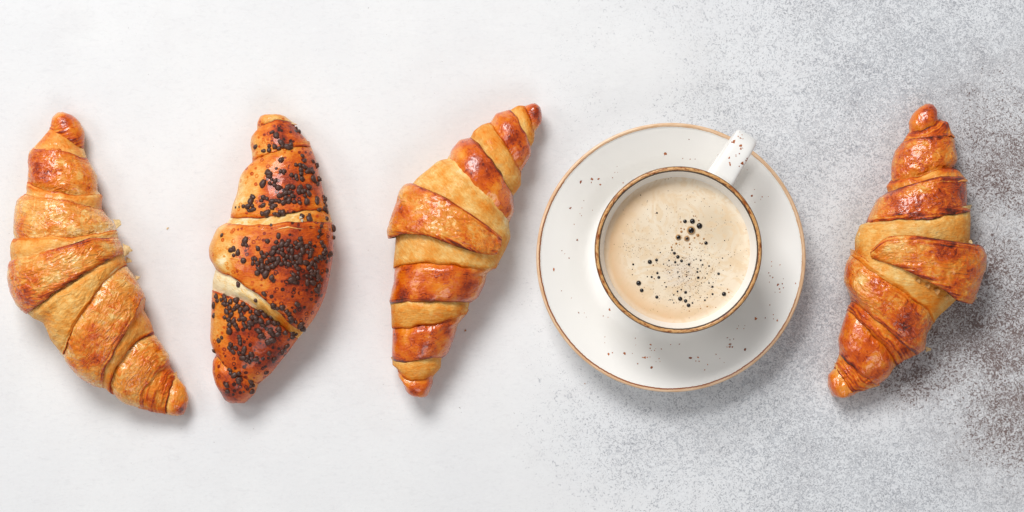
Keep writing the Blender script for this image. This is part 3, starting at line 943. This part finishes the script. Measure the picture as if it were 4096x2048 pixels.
def build_sprinkles(C):
    mat = simple_mat("dark_chocolate", lin(84, 54, 44), 0.42, 0.45, 900)
    tree = C.bvh()
    iv, if_ = ico(1)
    variants = []
    for k in range(6):
        d = 1 + 0.34 * perlin(iv * 1.2 + k * 5.2) + 0.14 * perlin(iv * 3.1 + k * 2.2)
        st = np.array([0.95 + 0.28 * (k % 3), 1.0, 0.86])
        me = mesh_from("chocolate_sprinkle", iv * d[:, None] * st * 1.42 * MM, if_)
        me.materials.append(mat)
        variants.append(me)
    pts = []
    oy = {"A": 440, "B": 840, "C": 1150}
    cur = 0
    for tok in SPR.split():
        if tok in oy:
            cur = oy[tok]
            continue
        q = [float(s) for s in tok.split(',')]
        pts.append((800 + q[0] / 2.577, cur + q[1] / 2.577, q[2] if len(q) > 2 else 1.0))
    cam_p = Vector((0, 0, CAMH))
    placed = []
    for px, py, s in pts:
        g = Vector(at(px, py))
        d = (g - cam_p).normalized()
        hit = tree.ray_cast(cam_p, d)
        if hit[0] is not None:
            p, n = hit[0], hit[1]
            if n.z < 0: n = -n
            placed.append((p + n * 0.05 * MM * s, n, s))
        else:
            # beside the silhouette: stuck to the flank of the roll
            p, n, _, dist = tree.find_nearest(Vector(at(px, py, 20 * MM)))
            if p is not None and dist < 4 * MM:
                out = (Vector(at(px, py, 20 * MM)) - p).normalized()
                placed.append((p + out * 0.3 * MM, out, s))
    placed.sort(key=lambda t: -t[2])
    rest_v, rest_f, nb = [], [], 0
    for i, (p, n, s) in enumerate(placed):
        q = n.to_track_quat('Z', 'Y')
        q = q @ Vector((0, 0, 1)).rotation_difference(Vector((random.uniform(-.3, .3), random.uniform(-.3, .3), 1)).normalized())
        from mathutils import Quaternion
        q = q @ Quaternion((0, 0, 1), random.uniform(0, 6.28))
        s2 = s * random.uniform(0.74, 1.12)
        if i < 300:
            o = bpy.data.objects.new("chocolate_sprinkle", variants[i % 6])
            COL.objects.link(o)
            o.parent = C.root
            o.location = p - C.root.location
            o.rotation_mode = 'QUATERNION'
            o.rotation_quaternion = q
            o.scale = (s2, s2, s2)
        else:
            R = np.array(q.to_matrix())
            me = variants[i % 6]
            v = np.zeros(len(me.vertices) * 3)
            me.vertices.foreach_get("co", v)
            rest_v.append(v.reshape(-1, 3) @ R.T * s2 + np.array(p))
            rest_f.append(if_ + nb)
            nb += len(iv)
    if rest_v:
        me = mesh_from("loose_sprinkles", np.concatenate(rest_v), np.concatenate(rest_f))
        o = link("chocolate_sprinkles", me, mat, C.root)
        o["kind"] = "stuff"


build_sprinkles(C2)


# ------------------------------------------------------------------ crockery
def lathe(prof, cx, cy, n=192, closed_bottom=False):
    """prof: (r, z) in mm from inside/bottom outwards; returns V, F, lam"""
    pr = np.array(prof, float)
    th = np.linspace(0, 2 * np.pi, n, endpoint=False)
    r = pr[:, 0][:, None] * MM
    V = np.stack([cx + r * np.cos(th), cy + r * np.sin(th), np.repeat(pr[:, 1:2] * MM, n, 1)], -1)
    acr = np.concatenate([[0], np.cumsum(np.linalg.norm(np.diff(pr, axis=0), axis=1))])
    lam = np.stack([np.repeat(np.cos(th)[None], len(pr), 0), np.repeat(np.sin(th)[None], len(pr), 0), np.repeat(acr[:, None], n, 1)], -1)
    return V.reshape(-1, 3), grid_faces(len(pr), n, True), lam.reshape(-1, 3)


def curve(prof, n, sig=0.02):
    return smooth_line(np.array(prof, float), n, sig)


def glaze_material():
    T = NT("white_glaze")
    co = T.coord()
    n = T.noise(co, 25, 2, 0.5)
    T.set(Base_Color=T.mix(n, lin(246, 244, 240), lin(242, 239, 234)), Roughness=0.22, Specular_IOR_Level=0.5)
    T.bump(T.noise(co, 60, 2, 0.5), 0.0004, 0.12)
    return T.m


GLAZE = glaze_material()


def band_noise(T, lam, sa, sv, dist=0.0, detail=3, off=0.0):
    return T.noise(T.scale(lam, (sa, sa, sv), (off, off, off)), 1.0, detail, 0.6, dist)


def saucer_rim_material(width):
    T = NT("saucer_rim_glaze")
    lam = T.attr("lam", 'Vector')
    sp = T.n('ShaderNodeSeparateXYZ')
    T.put(sp.inputs[0], lam)
    v = sp.outputs[2]                      # mm from the inner edge of the rim strip
    jag = band_noise(T, lam, 60, 0.0)
    wob = band_noise(T, lam, 6, 0.0, off=3.0)
    streak = band_noise(T, lam, 10, 1.6, off=9)
    ln = T.math('ADD', v, T.math('MULTIPLY', T.math('SUBTRACT', jag, 0.5), 0.7))
    ln = T.math('ADD', ln, T.math('MULTIPLY', T.math('SUBTRACT', wob, 0.5), 0.8))
    on = T.step(ln, 0.85, 1.05)
    peach = T.mix(T.step(streak, 0.3, 0.7), lin(236, 204, 170), lin(214, 168, 124))
    col = T.mix(on, lin(244, 242, 237), peach)
    line = T.math('MULTIPLY', on, T.step(ln, 2.05, 1.5))
    # the brown line is strong on the lower left and right, faint at the top right
    dirn = T.math('ADD', T.math('MULTIPLY', sp.outputs[0], -0.45), T.math('MULTIPLY', sp.outputs[1], -0.75))
    strength = T.step(T.math('ADD', dirn, T.math('MULTIPLY', T.math('SUBTRACT', wob, 0.5), 1.2)), -0.6, 0.25, 0.15, 1.0)
    col = T.mix(T.math('MULTIPLY', line, strength), col, lin(140, 70, 20))
    T.set(Base_Color=col, Roughness=0.3)
    return T.m


def cup_rim_material(width):
    T = NT("cup_rim_glaze")
    lam = T.attr("lam", 'Vector')
    sp = T.n('ShaderNodeSeparateXYZ')
    T.put(sp.inputs[0], lam)
    v = sp.outputs[2]
    jag = band_noise(T, lam, 45, 0.0)
    wob = band_noise(T, lam, 5, 0.0, off=4.0)
    pat = band_noise(T, lam, 9, 0.9, 0.6, off=7.0)
    pat2 = band_noise(T, lam, 22, 1.4, 1.0, 4, off=2.0)
    base = T.mix(T.step(pat2, 0.35, 0.7), lin(222, 176, 116), lin(190, 128, 66))
    base = T.mix(T.step(pat, 0.5, 0.62), base, lin(150, 76, 22))
    base = T.mix(T.math('MULTIPLY', T.step(pat2, 0.60, 0.68), T.step(pat, 0.42, 0.55)), base, lin(66, 40, 26))
    j = T.math('MULTIPLY', T.math('SUBTRACT', jag, 0.5), 0.9)
    wj = T.math('MULTIPLY', T.math('SUBTRACT', wob, 0.5), 1.3)
    a = T.math('ADD', v, T.math('ADD', j, wj))
    # strip runs from the inside wall (v=0) over the lip to the outside wall (v=width)
    inner = T.step(a, 2.85, 2.35)
    outer = T.step(T.math('ADD', v, T.math('SUBTRACT', j, wj)), width - 2.75, width - 2.3)
    col = T.mix(inner, base, lin(62, 44, 38))
    col = T.mix(T.math('MULTIPLY', outer, T.step(wob, 0.3, 0.6, 0.35, 1.0)), col, lin(88, 52, 28))
    white = T.math('MAXIMUM', T.step(T.math('ADD', v, j), 1.25, 1.05), T.step(T.math('SUBTRACT', v, j), width - 0.7, width - 0.5))
    col = T.mix(white, col, lin(244, 242, 237))
    T.set(Base_Color=col, Roughness=0.3)
    T.bump(pat2, 0.0003, 0.5)
    return T.m


SX, SY = at(2684, 1030, 22 * MM)[:2]
CX, CY = at(2714, 1000, 62 * MM)[:2]

# saucer -------------------------------------------------------------
saucer = empty("saucer", (SX, SY, 0))
tag(saucer, "white speckled saucer with a peach brown rim, under the coffee cup", "saucer")
under = [(0.01, 2.6), (34, 2.6), (36.2, 2.2), (37.2, 0.3), (40.2, 0.3), (41.4, 2.4), (47, 4.0), (56, 7.6), (65, 13.0), (71, 18.4), (73.4, 20.6)]
lip = [(71.3, 21.35), (71.8, 21.8), (72.4, 22.3), (73.1, 22.5), (73.8, 22.3), (74.2, 21.7), (74.05, 21.1), (73.4, 20.6)]
topf = [(0.01, 6.0), (26, 6.0), (34, 6.0), (41, 6.05), (45.0, 6.15), (47.5, 7.4), (51, 10.0), (56, 13.4), (63, 17.2), (68, 19.7), (71.3, 21.35)]
tp = curve(topf, 70, 0.018)


def saucer_z(r):                            # r in mm
    return np.interp(r, tp[:, 0], tp[:, 1])


V1, F1, L1 = lathe(np.concatenate([curve(under, 50, 0.012)[::-1]]), SX, SY)
V2, F2, L2 = lathe(tp, SX, SY)
me = mesh_from("dish", np.concatenate([V2, V1]), np.concatenate([F2, F1 + len(V2)]))
link("dish", me, GLAZE, saucer)
lp = curve(lip, 26, 0.02)
V, F, L = lathe(lp, SX, SY, 256)
wid = float(L[:, 2].max())
link("rim_band", mesh_from("saucer_rim", V, F, dict(lam=L)), saucer_rim_material(wid), saucer)

# cup ----------------------------------------------------------------
cup = empty("coffee_cup", (CX, CY, 6 * MM))
tag(cup, "white coffee cup with a worn brown rim and speckled strap handle, standing on the saucer", "cup")
outer = [(0.01, 8.2), (21, 8.2), (22.4, 7.8), (23.2, 6.3), (26.2, 6.3), (27.2, 8.0), (30.5, 12), (35, 20), (39, 31), (42, 43), (43.8, 53), (44.6, 59.2)]
inner = [(41.6, 59.3), (40.2, 55), (38.9, 50), (36.5, 40), (33, 29), (28, 19), (22, 13.5), (12, 11.6), (0.01, 11.5)]
lipc = [(41.6, 59.3), (42.0, 60.7), (42.5, 61.6), (43.2, 62.0), (44.0, 61.8), (44.6, 61.1), (44.75, 60.2), (44.6, 59.2)]
po = curve(outer, 70, 0.012)
pi_ = curve(inner, 60, 0.02)
V1, F1, _ = lathe(po, CX, CY)
V2, F2, _ = lathe(pi_, CX, CY)
link("bowl", mesh_from("bowl", np.concatenate([V1, V2]), np.concatenate([F1, F2 + len(V1)])), GLAZE, cup)
V, F, L = lathe(curve(lipc, 24, 0.02), CX, CY, 256)
link("rim_band", mesh_from("cup_rim", V, F, dict(lam=L)), cup_rim_material(float(L[:, 2].max())), cup)

# handle: a flat strap that leaves the wall below the rim, runs out and curls down
ang = math.atan2(507, 312)
ax = np.array([math.cos(ang), math.sin(ang)])
pw = np.array([-ax[1], ax[0]])
path = [(43.0, 53.5), (47, 55.5), (54, 57.0), (61, 57.2), (66.5, 55.6), (70.3, 51.8), (71.6, 46.0), (70.0, 39.0), (65, 31.5), (57, 25.5), (48, 21.5), (35.5, 19.0)]
pp = smooth_line(np.array(path), 60, 0.03)
tg = np.gradient(pp, axis=0)
tg /= np.linalg.norm(tg, axis=1)[:, None]
nn = np.stack([-tg[:, 1], tg[:, 0]], 1)
K = 36
aa = np.linspace(0, 2 * np.pi, K, endpoint=False)
se = lambda x, e: np.sign(x) * np.abs(x) ** e
Vh = []
for i in range(60):
    f = i / 59
    hwid = 6.9 + 0.9 * math.exp(-((f) / 0.06) ** 2) - 0.5 * math.sin(math.pi * f)
    hth = 2.5 + 1.0 * math.exp(-(f / 0.05) ** 2)
    sx = se(np.cos(aa), 0.58) * hwid
    sy = se(np.sin(aa), 0.75) * hth
    rr = pp[i, 0] + nn[i, 0] * sy
    zz = pp[i, 1] + nn[i, 1] * sy
    xy = np.array([CX, CY]) + (rr[:, None] * ax + sx[:, None] * pw) * MM
    Vh.append(np.concatenate([xy, zz[:, None] * MM], 1))
Vh = np.concatenate(Vh)
Fh = grid_faces(60, K, True)
hand = link("handle", mesh_from("handle", Vh, Fh), GLAZE, cup)

# glaze specks -------------------------------------------------------
SPK = """250,311,6 300,298,5 330,297,4 338,323,4 393,292,3 297,313,3 402,268,2 415,268,2 412,242,2 440,315,3 628,186,5 735,120,3 707,205,3 740,209,3 762,209,2 864,189,2 203,428,4 255,427,2 220,501,3
263,395,2 303,437,2 246,453,2 253,462,2 234,571,4 165,619,3 178,632,2 197,652,3 129,703,5 163,799,2 208,831,2 240,897,4 265,898,2 274,917,2 378,883,4 350,912,3 372,918,3 358,1005,3 357,1032,2
374,1081,5 392,1076,3 447,1081,5 494,1012,3 496,1042,2 481,1080,2 562,1040,4 560,1057,3 566,1066,3 580,1066,3 585,1058,2 525,1097,3 535,1098,5 548,1098,3 560,1095,2 566,1143,5 505,1125,3 600,1103,3
605,1115,2 611,1060,3 587,1116,2 652,1040,3 692,1038,3 741,1099,5 775,1097,4 765,1113,3 780,1115,3 805,1153,3 818,1129,3 856,1083,3 892,1120,2 873,1102,2 905,1051,3 918,1038,5 917,1050,4 930,1050,4
918,1018,3 907,1009,3 935,1015,3 950,968,3 957,956,2 985,1062,5 985,955,2 980,968,2 1034,923,5 1077,920,3 1113,905,3 1130,932,4 1114,925,3 1133,770,5 1140,790,3 1153,768,3 1110,740,3 1098,732,3 1095,760,2
1120,805,2 1158,785,3 1142,805,3 1105,668,3 1143,682,3 1105,688,2 1092,719,3 1016,372,4 1028,345,2 1063,378,3 1090,376,2 1056,389,2 1030,402,2 995,257,2 1158,745,2 1097,862,3 1212,765,3"""
HSPK = """937,130,8 928,133,4 967,148,6 966,115,4 918,226,4 919,234,4 914,203,4 945,190,3 945,197,3 975,228,6 960,185,3 990,215,4 995,205,4 962,88,3 972,100,3 955,107,4 976,118,3 967,162,4 975,160,3 968,228,3 960,240,3"""


def speck_patch(rnd, r):
    k = 8
    a = np.linspace(0, 2 * np.pi, k, endpoint=False)
    rr = r * np.array([rnd.uniform(0.45, 1.25) for _ in range(k)])
    el = rnd.uniform(0.6, 1.0)
    t = rnd.uniform(0, math.pi)
    x, y = rr * np.cos(a), rr * np.sin(a) * el
    return np.stack([x * math.cos(t) - y * math.sin(t), x * math.sin(t) + y * math.cos(t)], 1)


def build_specks(text, tree, parent, mat, gain):
    rnd = random.Random(3)
    Vs, Fs, nb = [], [], 0
    cam_p = Vector((0, 0, CAMH))
    for tok in text.split():
        x, y, r = [float(s) for s in tok.split(',')]
        px, py = 2100 + x / 1.12, 450 + y / 1.12
        hit = tree.ray_cast(cam_p, (Vector(at(px, py)) - cam_p).normalized())
        if hit[0] is None: continue
        n = hit[1] if hit[1].z > 0 else -hit[1]
        u = n.orthogonal().normalized()
        w_ = n.cross(u)
        rad = r * gain * (1.3 if r >= 4 else 1.0) / 1.12 * PX
        for layer, (sc, h) in enumerate(((1.0, 0.05), (0.45, 0.09))):
            P = speck_patch(rnd, rad * sc)
            ctr = hit[0] + n * h * MM
            Vs.append(np.array([ctr] + [ctr + u * float(a) + w_ * float(b) - n * 0.0 for a, b in P]))
            k = len(P)
            Fs.append(np.array([(0, 1 + i, 1 + (i + 1) % k) for i in range(k)]) + nb)
            nb += k + 1
    V, F = np.concatenate(Vs), np.concatenate(Fs)
    o = link("glaze_specks", mesh_from("glaze_specks", V, F, smooth=False), mat, parent)
    o["kind"] = "stuff"
    return o


def speck_material():
    T = NT("iron_speck")
    co = T.coord()
    n = T.noise(co, 130, 2, 0.5)
    T.set(Base_Color=T.mix(T.step(n, 0.35, 0.65), lin(190, 108, 50), lin(134, 60, 20)), Roughness=0.3)
    return T.m


SPKM = speck_material()
tv = [tuple(v) for v in V2.tolist()]
Vd, Fd, _ = lathe(tp, SX, SY)
build_specks(SPK, BVHTree.FromPolygons([tuple(v) for v in Vd.tolist()], [tuple(f) for f in Fd.tolist()]), saucer, SPKM, 1.2)
build_specks(HSPK, BVHTree.FromPolygons([tuple(v) for v in Vh.tolist()], [tuple(f) for f in Fh.tolist()]), cup, SPKM, 1.05)

# coffee -------------------------------------------------------------
CZ = 50.6
RC = float(np.interp(CZ, pi_[::-1, 1], pi_[::-1, 0])) + 0.15


def crema_material():
    T = NT("coffee_crema")
    co = T.coord()                       # origin at the middle of the surface
    n1 = T.noise(co, 45, 3, 0.55, 1.0)
    n2 = T.noise(co, 160, 4, 0.6, 0.8)
    n3 = T.noise(co, 2400, 2, 0.6)
    ln = T.n('ShaderNodeVectorMath', operation='LENGTH')
    T.put(ln.inputs[0], co)
    r = ln.outputs[1]
    col = T.mix(T.step(n1, 0.3, 0.7), lin(236, 221, 198), lin(227, 206, 177))
    col = T.mix(T.step(n2, 0.48, 0.72, 0, 0.55), col, lin(240, 224, 198))
    # tawnier towards the wall on the left and below, thin pale foam in the lower middle
    sp = T.n('ShaderNodeSeparateXYZ')
    T.put(sp.inputs[0], co)
    edge = T.math('MULTIPLY', T.step(r, 0.024, 0.0375), T.step(T.math('ADD', T.math('ADD', sp.outputs[0], T.math('MULTIPLY', sp.outputs[1], 0.4)), T.math('MULTIPLY', n1, 0.02)), 0.038, -0.02))
    col = T.mix(T.math('MULTIPLY', edge, 0.75), col, lin(224, 178, 126))
    vm = T.n('ShaderNodeVectorMath', operation='DISTANCE')
    T.put(vm.inputs[0], co)
    vm.inputs[1].default_value = (0.001, -0.0125, 0)
    foam = T.math('MULTIPLY', T.step(T.math('ADD', vm.outputs[1], T.math('MULTIPLY', T.math('SUBTRACT', n2, 0.5), 0.02)), 0.013, 0.003), 0.6)
    col = T.mix(foam, col, lin(226, 212, 196))
    vm2 = T.n('ShaderNodeVectorMath', operation='DISTANCE')
    T.put(vm2.inputs[0], co)
    vm2.inputs[1].default_value = (0.021, 0.013, 0)
    col = T.mix(T.step(vm2.outputs[1], 0.018, 0.004, 0, 0.5), col, lin(204, 182, 150))  # greyer reflected sheen at the upper right, painted into the crema colour
    col = T.mix(T.step(n3, 0.6, 0.78, 0, 0.25), col, lin(176, 132, 82))
    col = T.mix(T.step(T.math('ADD', r, T.math('MULTIPLY', T.math('SUBTRACT', n1, 0.5), 0.004)), 0.0355, 0.038, 0, 0.4), col, lin(242, 228, 208))
    swirl = T.noise(T.scale(co, (1, 1, 1), (0.02, 0.05, 0)), 70, 3, 0.6, 4.0)
    col = T.mix(T.step(swirl, 0.48, 0.60, 0, 0.5), col, lin(224, 194, 154))
    # pin-prick bubbles
    vo = T.vor(co, 620, 1.0)
    c2 = T.n('ShaderNodeSeparateColor')
    T.put(c2.inputs[0], vo.outputs[1])
    den = T.math('ADD', T.step(vm.outputs[1], 0.022, 0.006, 0, 0.55), T.math('MULTIPLY', T.step(n1, 0.42, 0.6), 0.22))
    pin = T.math('MULTIPLY', T.step(vo.outputs[0], 0.24, 0.14), T.math('LESS_THAN', c2.outputs[0], den))
    col = T.mix(T.math('MULTIPLY', pin, 0.6), col, lin(122, 84, 50))
    T.set(Base_Color=col, Roughness=0.42, Specular_IOR_Level=0.25)
    T.bump(T.noise(co, 900, 3, 0.6), 0.0002, 0.3)
    return T.m


coffee = empty("coffee", (CX, CY, CZ * MM))
tag(coffee, "coffee with beige crema and dark bubbles, filling the white cup", "coffee")
prof = [(0.01, CZ), (10, CZ), (20, CZ), (30, CZ), (36, CZ + 0.02), (37.6, CZ + 0.12), (RC - 0.25, CZ + 0.45), (RC + 0.25, CZ + 0.85)]
V, F, _ = lathe(curve(prof, 60, 0.005), 0, 0, 160)
V[:, 2] -= CZ * MM
# the drink has a body beneath its surface
body = [(RC + 0.25, 0.85), (RC - 0.3, -2.0), (35.8, -12), (32, -22.5), (27, -31), (20, -36.5), (0.01, -38.6)]
Vb, Fb, _ = lathe(curve(body, 40, 0.01), 0, 0, 160)
me = mesh_from("crema", np.concatenate([V, Vb]), np.concatenate([F, Fb + len(V)]))
link("crema", me, crema_material(), coffee, loc=(CX, CY, CZ * MM))

BUB = """733,456,19 680,457,14 783,489,21 723,521,31b 632,571,22b 693,580,21c 772,557,11a 830,612,13 479,397,7 604,685,11 629,711,13 587,663,7 655,740,11 610,749,9 708,765,10 566,737,6 503,680,5 476,734,11 428,747,16
309,765,8 303,800,4 303,839,4 482,827,9 492,858,11 441,855,8 410,853,5 460,868,5a 348,899,18 370,951,14 478,999,12 535,895,5 545,926,6 629,819,6 638,852,6 570,825,5 771,797,6 768,819,8 788,813,5 774,860,10
792,736,7 806,768,7 760,727,5 743,734,5 852,777,7 838,832,5 824,863,5 854,698,4 948,720,5 920,832,10 852,898,6 881,895,4 876,925,9 877,978,8 938,911,4 959,977,16 822,1021,7 838,1003,5 789,1000,4 645,1011,16
684,965,11 626,958,7 653,946,6 684,1026,13 705,1058,14 733,1041,7 599,983,6 573,1018,5 591,1020,4 600,1040,5 716,996,5 690,297,3 737,254,3 362,269,4 547,368,3 963,594,4 965,468,3 814,582,7a 714,619,7a 712,643,6a
654,531,9a 651,508,6a 674,513,6a 650,461,6a 778,451,6a 742,419,5a 755,419,5a 617,616,8a 583,641,7a 640,623,5a 591,625,4a 748,575,7a 787,613,6a 802,617,6a 727,661,5a 707,816,4 692,820,4 693,838,4 690,852,5 712,866,4
452,770,6a 526,763,5 629,770,5 553,770,4 567,780,4 660,717,4 757,922,4 798,898,4 839,1067,6a 791,1080,5a 900,1073,5a 711,1099,5a 993,965,6a 983,943,5a 867,520,4a 795,670,4a 1005,773,4 991,695,3 925,752,3"""


def bubble_material(kind):
    T = NT("bubble_" + kind)
    nz = T.n('ShaderNodeTexCoord').outputs['Object']
    sp = T.n('ShaderNodeSeparateXYZ')
    T.put(sp.inputs[0], nz)
    z = sp.outputs[2]                        # unit dome: 0 at the foot, 1 on top
    if kind == 'black':
        col = T.mix(T.step(z, 0.05, 0.3), lin(92, 66, 46), lin(18, 12, 12))
    elif kind == 'film':
        col = T.mix(T.step(z, 0.62, 0.80), lin(196, 156, 108), lin(20, 14, 14))
    elif kind == 'clouded':
        col = T.mix(T.step(z, 0.55, 1.0), lin(192, 150, 104), lin(40, 28, 24))
    else:
        col = T.mix(T.step(z, 0.1, 0.6), lin(196, 148, 92), lin(168, 118, 66))
    T.set(Base_Color=col, Roughness=0.06 if kind != 'amber' else 0.2, Specular_IOR_Level=0.55)
    return T.m


def build_bubbles():
    nr, na = 7, 18
    el = np.linspace(0, np.pi / 2 * 0.98, nr)
    a = np.linspace(0, 2 * np.pi, na, endpoint=False)
    V = np.stack([np.cos(el)[:, None] * np.cos(a), np.cos(el)[:, None] * np.sin(a), np.repeat(np.sin(el)[:, None], na, 1)], -1).reshape(-1, 3)
    V = np.concatenate([V, [(0, 0, 1.0)]])
    F = grid_faces(nr, na, True)
    top = (nr - 1) * na + np.arange(na)
    fan = np.stack([top, np.roll(top, -1), np.full(na, len(V) - 1)], -1)
    mats = {'': bubble_material('black'), 'a': bubble_material('amber'), 'b': bubble_material('film'), 'c': bubble_material('clouded')}
    mes = {}
    for k, m in mats.items():
        me = bpy.data.meshes.new("bubble")
        me.from_pydata(V.tolist(), [], F.tolist() + fan.tolist())
        me.polygons.foreach_set("use_smooth", np.ones(len(me.polygons), bool))
        me.materials.append(m)
        mes[k] = me
    for tok in BUB.split():
        k = tok[-1] if tok[-1] in 'abc' else ''
        x, y, r = [float(s) for s in tok.rstrip('abc').split(',')]
        p = at(2360 + x * 0.559, 630 + y * 0.559, CZ * MM)
        rad = r * 0.559 * PX * 0.96
        o = bpy.data.objects.new("bubble", mes[k])
        COL.objects.link(o)
        o.parent = coffee
        o.location = (p[0] - CX, p[1] - CY, -0.03 * MM)
        o.scale = (rad, rad, rad * (0.75 if r > 6 else 0.6))
    # the froth of tiny bubbles, too many and too small to name singly
    rnd = np.random.RandomState(5)
    groups = {'': [], 'a': []}
    for cx, cy, sx, sy, n in ((640, 770, 90, 70, 150), (760, 900, 80, 90, 190), (690, 860, 45, 60, 80), (340, 640, 60, 40, 60), (820, 780, 130, 110, 90),
                              (600, 1000, 130, 60, 60), (860, 420, 160, 130, 40), (420, 420, 170, 120, 60), (640, 640, 300, 230, 120), (690, 590, 90, 70, 30)):
        for _ in range(int(n * 1.5)):
            x, y = rnd.normal(cx, sx), rnd.normal(cy, sy)
            if math.hypot(x - 640, y - 665) > 490: continue
            groups['a' if rnd.rand() < 0.62 else ''].append((x, y, 1.0 + 2.2 * rnd.rand() ** 2.5))
    V0 = np.array([(math.cos(t), math.sin(t), 0) for t in np.linspace(0, 2 * np.pi, 6, endpoint=False)] + [(0, 0, 0.55)])
    F0 = np.array([(i, (i + 1) % 6, 6) for i in range(6)])
    for k, L_ in groups.items():
        Vs, Fs = [], []
        for i, (x, y, r) in enumerate(L_):
            p = at(2360 + x * 0.559, 630 + y * 0.559, CZ * MM)
            Vs.append(V0 * r * 0.559 * PX + np.array([p[0] - CX, p[1] - CY, 0.00002]))
            Fs.append(F0 + 7 * i)
        m = simple_mat("froth_dark" if k == '' else "froth_amber", lin(74, 50, 36) if k == '' else lin(160, 112, 66), 0.3)
        o = link("froth", mesh_from("froth", np.concatenate(Vs), np.concatenate(Fs)), m, coffee, loc=(CX, CY, CZ * MM))
        o["kind"] = "stuff"


build_bubbles()


# ------------------------------------------------------------------ flakes and crumbs
def skin_flake(px, py, z, length, width, rot, lean, mat, name, parent=None, seed=0):
    n, m = 9, 6
    u = np.linspace(-1, 1, n)[:, None]
    v = np.linspace(0, 1, m)[None]
    ed = 1 + 0.5 * perlin(np.stack([u * 2.2 + seed, 0 * u, 0 * u], -1)) + 0.35 * perlin(np.stack([u * 6.1 + seed, 0 * u + 3, 0 * u], -1))
    x = u * length * 0.5 * (1 - 0.25 * v) + 0 * v
    y = v * width * ed * np.sqrt(np.clip(1.05 - u * u, 0.05, 1))
    zz = lean * width * v ** 1.4 + 0.25 * width * perlin(np.stack([u * 1.4 + seed * 2 + 0 * v, v * 2 + 0 * u, 0 * u * v], -1))
    c, s = math.cos(rot), math.sin(rot)
    top = np.stack([x * c - y * s, x * s + y * c, zz], -1)
    bot = top - np.array([0, 0, 0.22])
    P = np.concatenate([top.reshape(-1, 3), bot.reshape(-1, 3)]) * MM
    F = grid_faces(n, m, False)
    N = n * m
    Fb = F[:, ::-1] + N
    idx = np.arange(N).reshape(n, m)
    loop = np.concatenate([idx[0, :-1], idx[:-1, -1], idx[-1, :0:-1], idx[:0:-1, 0]])
    nx = np.roll(loop, -1)
    Fs = np.stack([loop, loop + N, nx + N, nx], -1)
    P[:, 2] -= min(P[:, 2].min(), 0) if parent is None else 0
    o_ = at(px, py, z * MM)
    me = mesh_from(name, P, np.concatenate([F, Fb, Fs]))
    return link(name, me, mat, parent, loc=o_)


FL = simple_mat("thin_pastry_skin", lin(240, 204, 146), 0.45, 0.4, 500)
CR = simple_mat("toasted_crumb", lin(196, 130, 72), 0.6, 0.3, 700)
for i, (x, y, z, l, w_, r, e) in enumerate(((455, 492, 26, 6.0, 3.6, -1.2, -.2), (488, 596, 19, 8.0, 4.2, -1.5, -.3), (500, 635, 15, 4.0, 2.8, -1.7, -.4), (538, 706, 14, 3.0, 2.2, -1.4, -.3), (400, 700, 36, 3.0, 1.6, -.8, .2))):
    skin_flake(x / 0.991, 400 + y / 0.991, z, l, w_, r, e, FL, "skin_flake", C1.root, i * 3.3)
for i, (x, y, z, l, w_, r, e) in enumerate(((468, 1048, 12, 3.4, 3.0, -1.6, -.2), (650, 612, 24, 3.4, 2.0, -.4, -.2), (664, 835, 14, 3.2, 1.8, -1.8, -.2), (198, 575, 22, 3, 1.4, 1.7, -.3))):
    skin_flake(3250 + x / 1.0307, 380 + y / 1.0307, z, l, w_, r, e, FL, "skin_flake", C4.root, i * 2.3 + 40)
t4 = C4.bvh()
TORN = simple_mat("torn_bread_crumb", lin(224, 168, 104), 0.75, 0.15, 500)
for i, (x, y, l, w_, r, e) in enumerate(((432, 770, 3.2, 1.8, -.6, .5), (470, 792, 3.0, 2.0, -.7, .8), (505, 815, 4.0, 2.6, -.9, .9), (548, 842, 3.4, 2.4, -.5, .6), (585, 858, 3.0, 2.0, -.3, .5))):
    px, py = 3250 + x / 1.0307, 380 + y / 1.0307
    h = t4.ray_cast(Vector((0, 0, CAMH)), (Vector(at(px, py)) - Vector((0, 0, CAMH))).normalized())
    if h[0] is not None:
        skin_flake(px, py, h[0].z / MM + 0.3, l, w_, r, e, TORN, "torn_crumb", C4.root, i * 4.7 + 11)
SUG = simple_mat("pale_grey_crumb", lin(206, 200, 180), 0.5)
hit_tree = C2.bvh()
for i, (x, y) in enumerate(((1040, 1118), (1062, 1140))):
    px, py = 800 + x / 2.577, 440 + y / 2.577
    h = hit_tree.ray_cast(Vector((0, 0, CAMH)), (Vector(at(px, py)) - Vector((0, 0, CAMH))).normalized())
    if h[0] is not None:
        skin_flake(px, py, h[0].z / MM + 1.6, 2.2, 1.3, 0.4 + i, 0.1, SUG, "pale_flake", C2.root, i * 9.1)
CRUMBS = [((672, 915), 1.9, 0.7, 0.75, FL, "long thin pale crumb lying between the flaky croissant and the sprinkled one"),
          ((1862, 1325), 1.2, 0.9, 0.2, CR, "tiny toasted crumb between the banded croissant and the saucer"),
          ((2341, 1535), 0.7, 0.5, 1.2, CR, "smallest dark crumb lying just below the lower left edge of the saucer")]
for i, ((px, py), l, w_, r, mt, lab) in enumerate(CRUMBS):
    o = skin_flake(px, py, 0.02, l, w_, r, 0.3, mt, "pastry_crumb", None, i * 7.7)
    tag(o, lab, "crumb", "crumbs scattered on the table")
